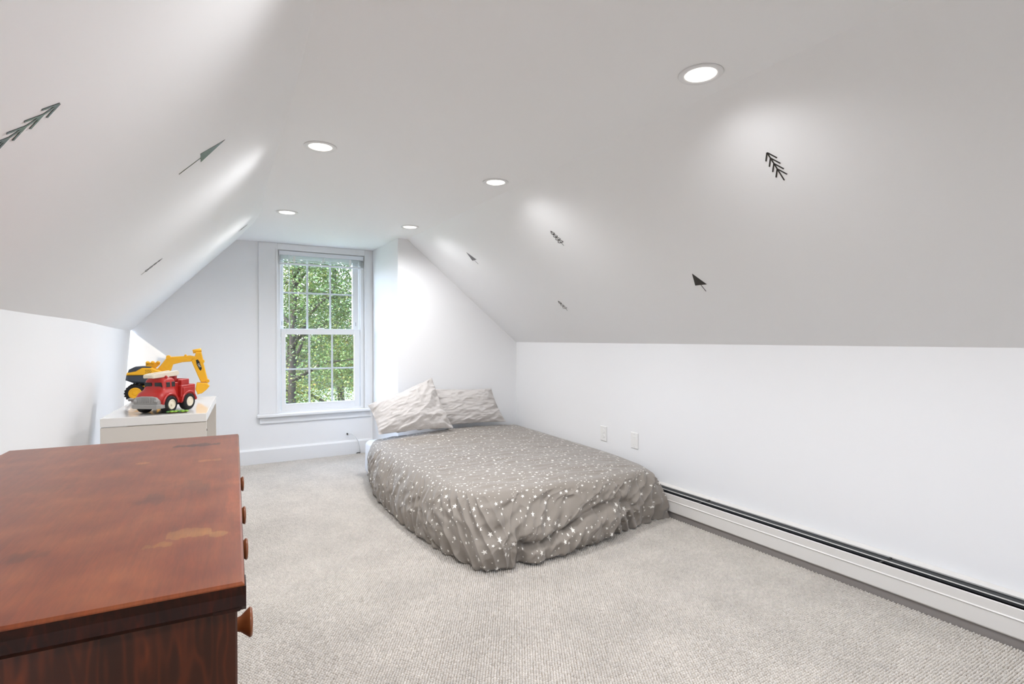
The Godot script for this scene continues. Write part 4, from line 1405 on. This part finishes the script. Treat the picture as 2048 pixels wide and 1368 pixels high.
func build_cable() -> void:
	var t := thing("coax_cable", "thin white cable coming out of the wall under the window down to the carpet", "cable", V(1.329, 0.0, DW))
	var st := new_st()
	tube(st, [Vector3(0.0, 0.213, 0.028), Vector3(0.035, 0.212, 0.040), Vector3(0.075, 0.185, 0.042), Vector3(0.105, 0.130, 0.040), Vector3(0.120, 0.070, 0.036), Vector3(0.125, 0.012, 0.032)], 0.004, 8)
	obj("cord", st, M.cord_white, t)
	st = new_st()
	tube(st, [Vector3(0.0, 0.214, -0.001), Vector3(0.0, 0.2135, 0.030)], 0.0075, 10)
	obj("connector", st, M.cord_dark, t)
	st = new_st()
	tube(st, [Vector3(0.085, 0.012, 0.05), Vector3(0.098, 0.014, 0.04), Vector3(0.125, 0.010, 0.034)], 0.005, 8)
	obj("plug", st, M.cord_dark, t)

# wall stickers: strokes and triangles laid on the slopes
func sticker_mesh(st: SurfaceTool, f: Callable, poly: Array) -> void:
	var ix := Geometry2D.triangulate_polygon(PackedVector2Array(poly))
	var t := PackedVector3Array()
	for i in range(0, ix.size(), 3):
		var a: Vector2 = poly[ix[i]]
		var b: Vector2 = poly[ix[i + 1]]
		var c: Vector2 = poly[ix[i + 2]]
		t.append_array([f.call(a, 0.0012), f.call(b, 0.0012), f.call(c, 0.0012), f.call(a, 0.0002), f.call(c, 0.0002), f.call(b, 0.0002)])
	var n := poly.size()
	for k in n:
		var a: Vector2 = poly[k]
		var b: Vector2 = poly[(k + 1) % n]
		t.append_array([f.call(a, 0.0002), f.call(b, 0.0002), f.call(b, 0.0012), f.call(a, 0.0002), f.call(b, 0.0012), f.call(a, 0.0012)])
	for i in range(0, t.size(), 3):
		st.set_smooth_group(-1)
		for j in 3:
			st.add_vertex(t[i + j])

func stroke(a: Vector2, b: Vector2, w: float) -> Array:
	var d := (b - a).normalized()
	var n := Vector2(-d.y, d.x) * w * 0.5
	return [a + n, b + n, b - n, a - n]

func build_decals() -> void:
	# a sticker's own frame: y up the tree, x across; placed at (s down from the crease, d along the room)
	var u := Vector3(WR - CR, KR - CEIL, 0).normalized()
	var nin := Vector3(u.y, -u.x, 0)
	if nin.y > 0: nin = -nin
	var right := func(s0: float, d0: float) -> Callable:
		return func(p: Vector2, off: float) -> Vector3:
			return V(CR, CEIL, d0 - p.x) + u * (s0 - p.y) + nin * off
	var left := func(s0: float, d0: float) -> Callable:
		return func(p: Vector2, off: float) -> Vector3:
			return left_slope(d0 + p.x, s0 + p.y, off + 0.0004)
	var list := [
		["chevron", right.call(0.458, 1.306), 0.145, 4, 0.0055, 0.0235, "black fir tree sticker of four chevrons on the slope above the heater", 0.036],
		["solid", right.call(1.042, 2.066), 0.148, 0, 0.004, 0.040, "large solid black triangle tree sticker low on the slope above the heater", 0.054],
		["solid", right.call(0.469, 4.050), 0.143, 0, 0.003, 0.037, "solid dark triangle tree sticker on the slope over the pillows", 0.048],
		["loops", right.call(0.501, 2.858), 0.134, 4, 0.0042, 0.028, "black outlined fir tree sticker of four tiers on the slope above the bed", 0.03],
		["loops", right.call(1.114, 3.464), 0.117, 3, 0.0036, 0.026, "small black outlined fir tree sticker of three tiers low on the slope above the bed", 0.03],
		["chevron", left.call(0.245, 1.207), 0.182, 5, 0.0050, 0.0170, "dark fir tree sticker of stacked chevrons on the slope above the dresser", 0.030],
		["solid", left.call(0.640, 2.100), 0.196, 0, 0.004, 0.045, "glossy solid triangle tree sticker on the slope opposite the bed", 0.09],
		["loops", left.call(0.344, 3.343), 0.130, 4, 0.0036, 0.024, "faint outlined fir tree sticker on the slope above the toy table", 0.03],
		["loops", left.call(1.052, 4.470), 0.082, 3, 0.0034, 0.018, "faint small tree sticker high on the slope near the window", 0.02]]
	for a in list:
		var st := new_st()
		var f: Callable = a[1]
		var h: float = a[2]
		var w: float = a[5]
		if a[0] == "chevron":
			sticker_mesh(st, f, stroke(Vector2(0, 0), Vector2(0, h), a[4]))
			for k in a[3]:
				var y: float = h - k * (h - a[7] - 0.024) / (a[3] - 1) if a[3] == 4 else h - k * 0.033
				for sx in [-1.0, 1.0]:
					sticker_mesh(st, f, stroke(Vector2(sx * 0.0005, y), Vector2(sx * w, y - a[7]), a[4]))
		elif a[0] == "solid":
			sticker_mesh(st, f, [Vector2(0, h), Vector2(-w, a[7]), Vector2(w, a[7])])
			sticker_mesh(st, f, stroke(Vector2(0, 0), Vector2(0, a[7] + 0.001), a[4]))
		else:
			var tier: float = (h - a[7]) / a[3]
			sticker_mesh(st, f, stroke(Vector2(0, 0), Vector2(0, h), a[4] * 0.8))
			for k in a[3]:
				var y: float = h - k * tier
				var ww: float = w * (0.62 + 0.38 * k / (a[3] - 1))
				var yb := y - tier * 1.12
				var pts := [Vector2(0, y), Vector2(ww, yb + 0.006), Vector2(ww * 0.5, yb), Vector2(0, yb + 0.004), Vector2(-ww * 0.5, yb), Vector2(-ww, yb + 0.006)]
				for q in pts.size():
					sticker_mesh(st, f, stroke(pts[q], pts[(q + 1) % pts.size()], a[4]))
		tag(obj(numbered("wall_sticker"), st, M.vinyl_black), a[6], "wall sticker", "forest tree stickers")

# ---------------------------------------------------------------- carpet
func build_carpet() -> void:
	# one loop: a low rounded tuft
	var st := new_st()
	var prof := [Vector2(1.0, -0.2), Vector2(0.93, 0.42), Vector2(0.52, 0.88), Vector2(0.0, 1.0)]
	for i in 3:
		for k in 7:
			var a0 := TAU * k / 7
			var a1 := TAU * (k + 1) / 7
			var q := [Vector3(prof[i].x * cos(a0), prof[i].y, prof[i].x * sin(a0)), Vector3(prof[i].x * cos(a1), prof[i].y, prof[i].x * sin(a1)), Vector3(prof[i + 1].x * cos(a1), prof[i + 1].y, prof[i + 1].x * sin(a1)), Vector3(prof[i + 1].x * cos(a0), prof[i + 1].y, prof[i + 1].x * sin(a0))]
			for j in ([0, 1, 2, 0, 2, 3] if i < 2 else [0, 1, 2]):
				st.set_smooth_group(1)
				st.add_vertex(q[j])
	st.generate_normals()
	var mesh := st.commit()
	var buf := PackedFloat32Array()
	var patch := noise(51, 2.6, 3)
	var fine := noise(52, 16.0, 2)
	var px := 0.0118
	var pz := 0.0098
	var r4 := RandomNumberGenerator.new()
	r4.seed = 99
	var d := 0.05
	var row := 0
	var count := 0
	while d < DW - 0.018:
		var c := (-0.56 if d > 1.7 else -0.1) + (px * 0.5 if row % 2 else 0.0)
		var x1 := 2.730
		if d > 2.62 and d < 4.74: x1 = 1.28
		elif d >= 4.74: x1 = ALC
		while c < x1:
			var k := 1.0 + 0.10 * patch.get_noise_2d(c, d) + 0.05 * fine.get_noise_2d(c, d) + r4.randf_range(-0.07, 0.07)
			var a := r4.randf_range(-0.35, 0.35)
			var sx := 0.0058 * r4.randf_range(0.88, 1.1)
			var sz := 0.0047 * r4.randf_range(0.85, 1.1)
			var sy := 0.0072 * r4.randf_range(0.8, 1.15)
			var ca := cos(a)
			var sa := sin(a)
			buf.append_array([sx * ca, r4.randf_range(-0.001, 0.001), sz * sa, c + r4.randf_range(-0.0009, 0.0009), 0.0, sy, 0.0, -0.0045, -sx * sa, r4.randf_range(-0.001, 0.001), sz * ca, -d + r4.randf_range(-0.0008, 0.0008), 0.60 * k, 0.558 * k, 0.508 * k, 1.0])
			count += 1
			c += px
		d += pz
		row += 1
	var mm := MultiMesh.new()
	mm.transform_format = MultiMesh.TRANSFORM_3D
	mm.use_colors = true
	mm.mesh = mesh
	mm.instance_count = count
	mm.buffer = buf
	var o := MultiMeshInstance3D.new()
	o.name = "carpet_pile"
	o.multimesh = mm
	o.material_override = M.carpet_loop
	add_child(o)
	o.set_meta("kind", "stuff")
	o.set_meta("label", "beige grey looped carpet pile covering the floor")
	o.set_meta("category", "carpet")

# ---------------------------------------------------------------- outdoors
func build_outdoors() -> void:
	var st := new_st()
	cbox(st, Vector3(2, -3.75, -30), Vector3(80, 0.2, 48), 0.0)
	structure(obj("ground", st, M.lawn), "green lawn below the window", "ground")
	var leaf := new_st()
	var lp := [Vector3(0, 0, 0), Vector3(0.38, 0.05, 0.42), Vector3(0.28, 0.03, 0.8), Vector3(0, -0.05, 1.15), Vector3(-0.28, 0.03, 0.8), Vector3(-0.38, 0.05, 0.42), Vector3(0, -0.03, 0.5)]
	for k in 6:
		for q in [lp[6], lp[k], lp[(k + 1) % 6]]:
			leaf.set_smooth_group(1)
			leaf.add_vertex(q)
	leaf.generate_normals()
	var lm := leaf.commit()
	var spec := [
		[V(1.72, -3.65, 12.6), 9.0, 2.6, 42000, 0.046, "leaf_a", "leafy green tree with the dark trunk closest to the window", 61],
		[V(3.25, -3.65, 14.2), 9.4, 2.7, 42000, 0.047, "leaf_c", "yellowish green tree outside the window, beside the dark trunk", 62],
		[V(5.2, -3.65, 15.5), 9.4, 2.9, 30000, 0.05, "leaf_b", "dark green tree outside the window, towards the bed side", 63],
		[V(2.6, -3.65, 20.0), 9.2, 3.6, 40000, 0.064, "leaf_b", "bushy dark green tree far behind the others outside the window", 64],
		[V(6.4, -3.65, 22.0), 9.2, 3.4, 26000, 0.068, "leaf_a", "broad green tree furthest from the window", 65]]
	for s in spec:
		tree(s, lm)

func tree(s: Array, lm: Mesh) -> void:
	var r := RandomNumberGenerator.new()
	r.seed = s[7]
	var t := thing("leafy_tree", s[6], "tree", s[0])
	var H: float = s[1]
	var R: float = s[2]
	var st := new_st()
	var lean := Vector3(r.randf_range(-0.3, 0.3), 0, r.randf_range(-0.2, 0.2))
	tube(st, [Vector3.ZERO, Vector3(0.04, H * 0.2, 0), lean * 0.5 + Vector3(0, H * 0.45, 0), lean + Vector3(0, H * 0.72, 0), lean * 1.1 + Vector3(0, H * 0.95, 0)], 0.125, 10, 0.03)
	obj("trunk", st, M.bark, t)
	var tips := []
	for k in 16:
		var y := lerpf(0.28, 0.9, (k + r.randf()) / 16.0) * H
		var a := r.randf() * TAU
		var reach := R * (0.55 + 0.45 * sin(PI * clampf(y / H * 1.05 - 0.1, 0, 1))) * r.randf_range(0.75, 1.0)
		var p0 := lean * (y / H) + Vector3(0, y, 0)
		var p2 := p0 + Vector3(cos(a) * reach, reach * r.randf_range(0.1, 0.5), sin(a) * reach)
		var p1 := p0.lerp(p2, 0.5) + Vector3(0, reach * 0.08, 0)
		st = new_st()
		tube(st, [p0, p1, p2], 0.05, 6, 0.012)
		obj("branch", st, M.bark, t)
		for q in [[p1, 0.75], [p2, 1.0], [p0.lerp(p2, 0.75), 0.9]]:
			tips.append(q)
	var n: int = s[3]
	var buf := PackedFloat32Array()
	buf.resize(n * 16)
	for i in n:
		var c: Array = tips[r.randi() % tips.size()]
		var off := Vector3(r.randfn(), r.randfn() * 0.75, r.randfn()) * (R * 0.17)
		var p: Vector3 = c[0] + off
		if p.y < H * 0.12: p.y = H * 0.12 + r.randf() * 0.6
		var b := Basis.from_euler(Vector3(r.randf_range(-0.9, 0.9), r.randf() * TAU, r.randf_range(-0.9, 0.9))).scaled(Vector3.ONE * (s[4] * r.randf_range(0.7, 1.25)))
		var k := r.randf_range(0.55, 1.35)
		var warm := r.randf_range(0.9, 1.2) if r.randf() < 0.9 else 1.6
		var v := [b.x.x, b.y.x, b.z.x, p.x, b.x.y, b.y.y, b.z.y, p.y, b.x.z, b.y.z, b.z.z, p.z, k * warm, k, k * 0.9, 1.0]
		for j in 16:
			buf[i * 16 + j] = v[j]
	var mm := MultiMesh.new()
	mm.transform_format = MultiMesh.TRANSFORM_3D
	mm.use_colors = true
	mm.mesh = lm
	mm.instance_count = n
	mm.buffer = buf
	var o := MultiMeshInstance3D.new()
	o.name = "foliage"
	o.multimesh = mm
	o.material_override = M[s[5]]
	o.set_meta("kind", "stuff")
	t.add_child(o)
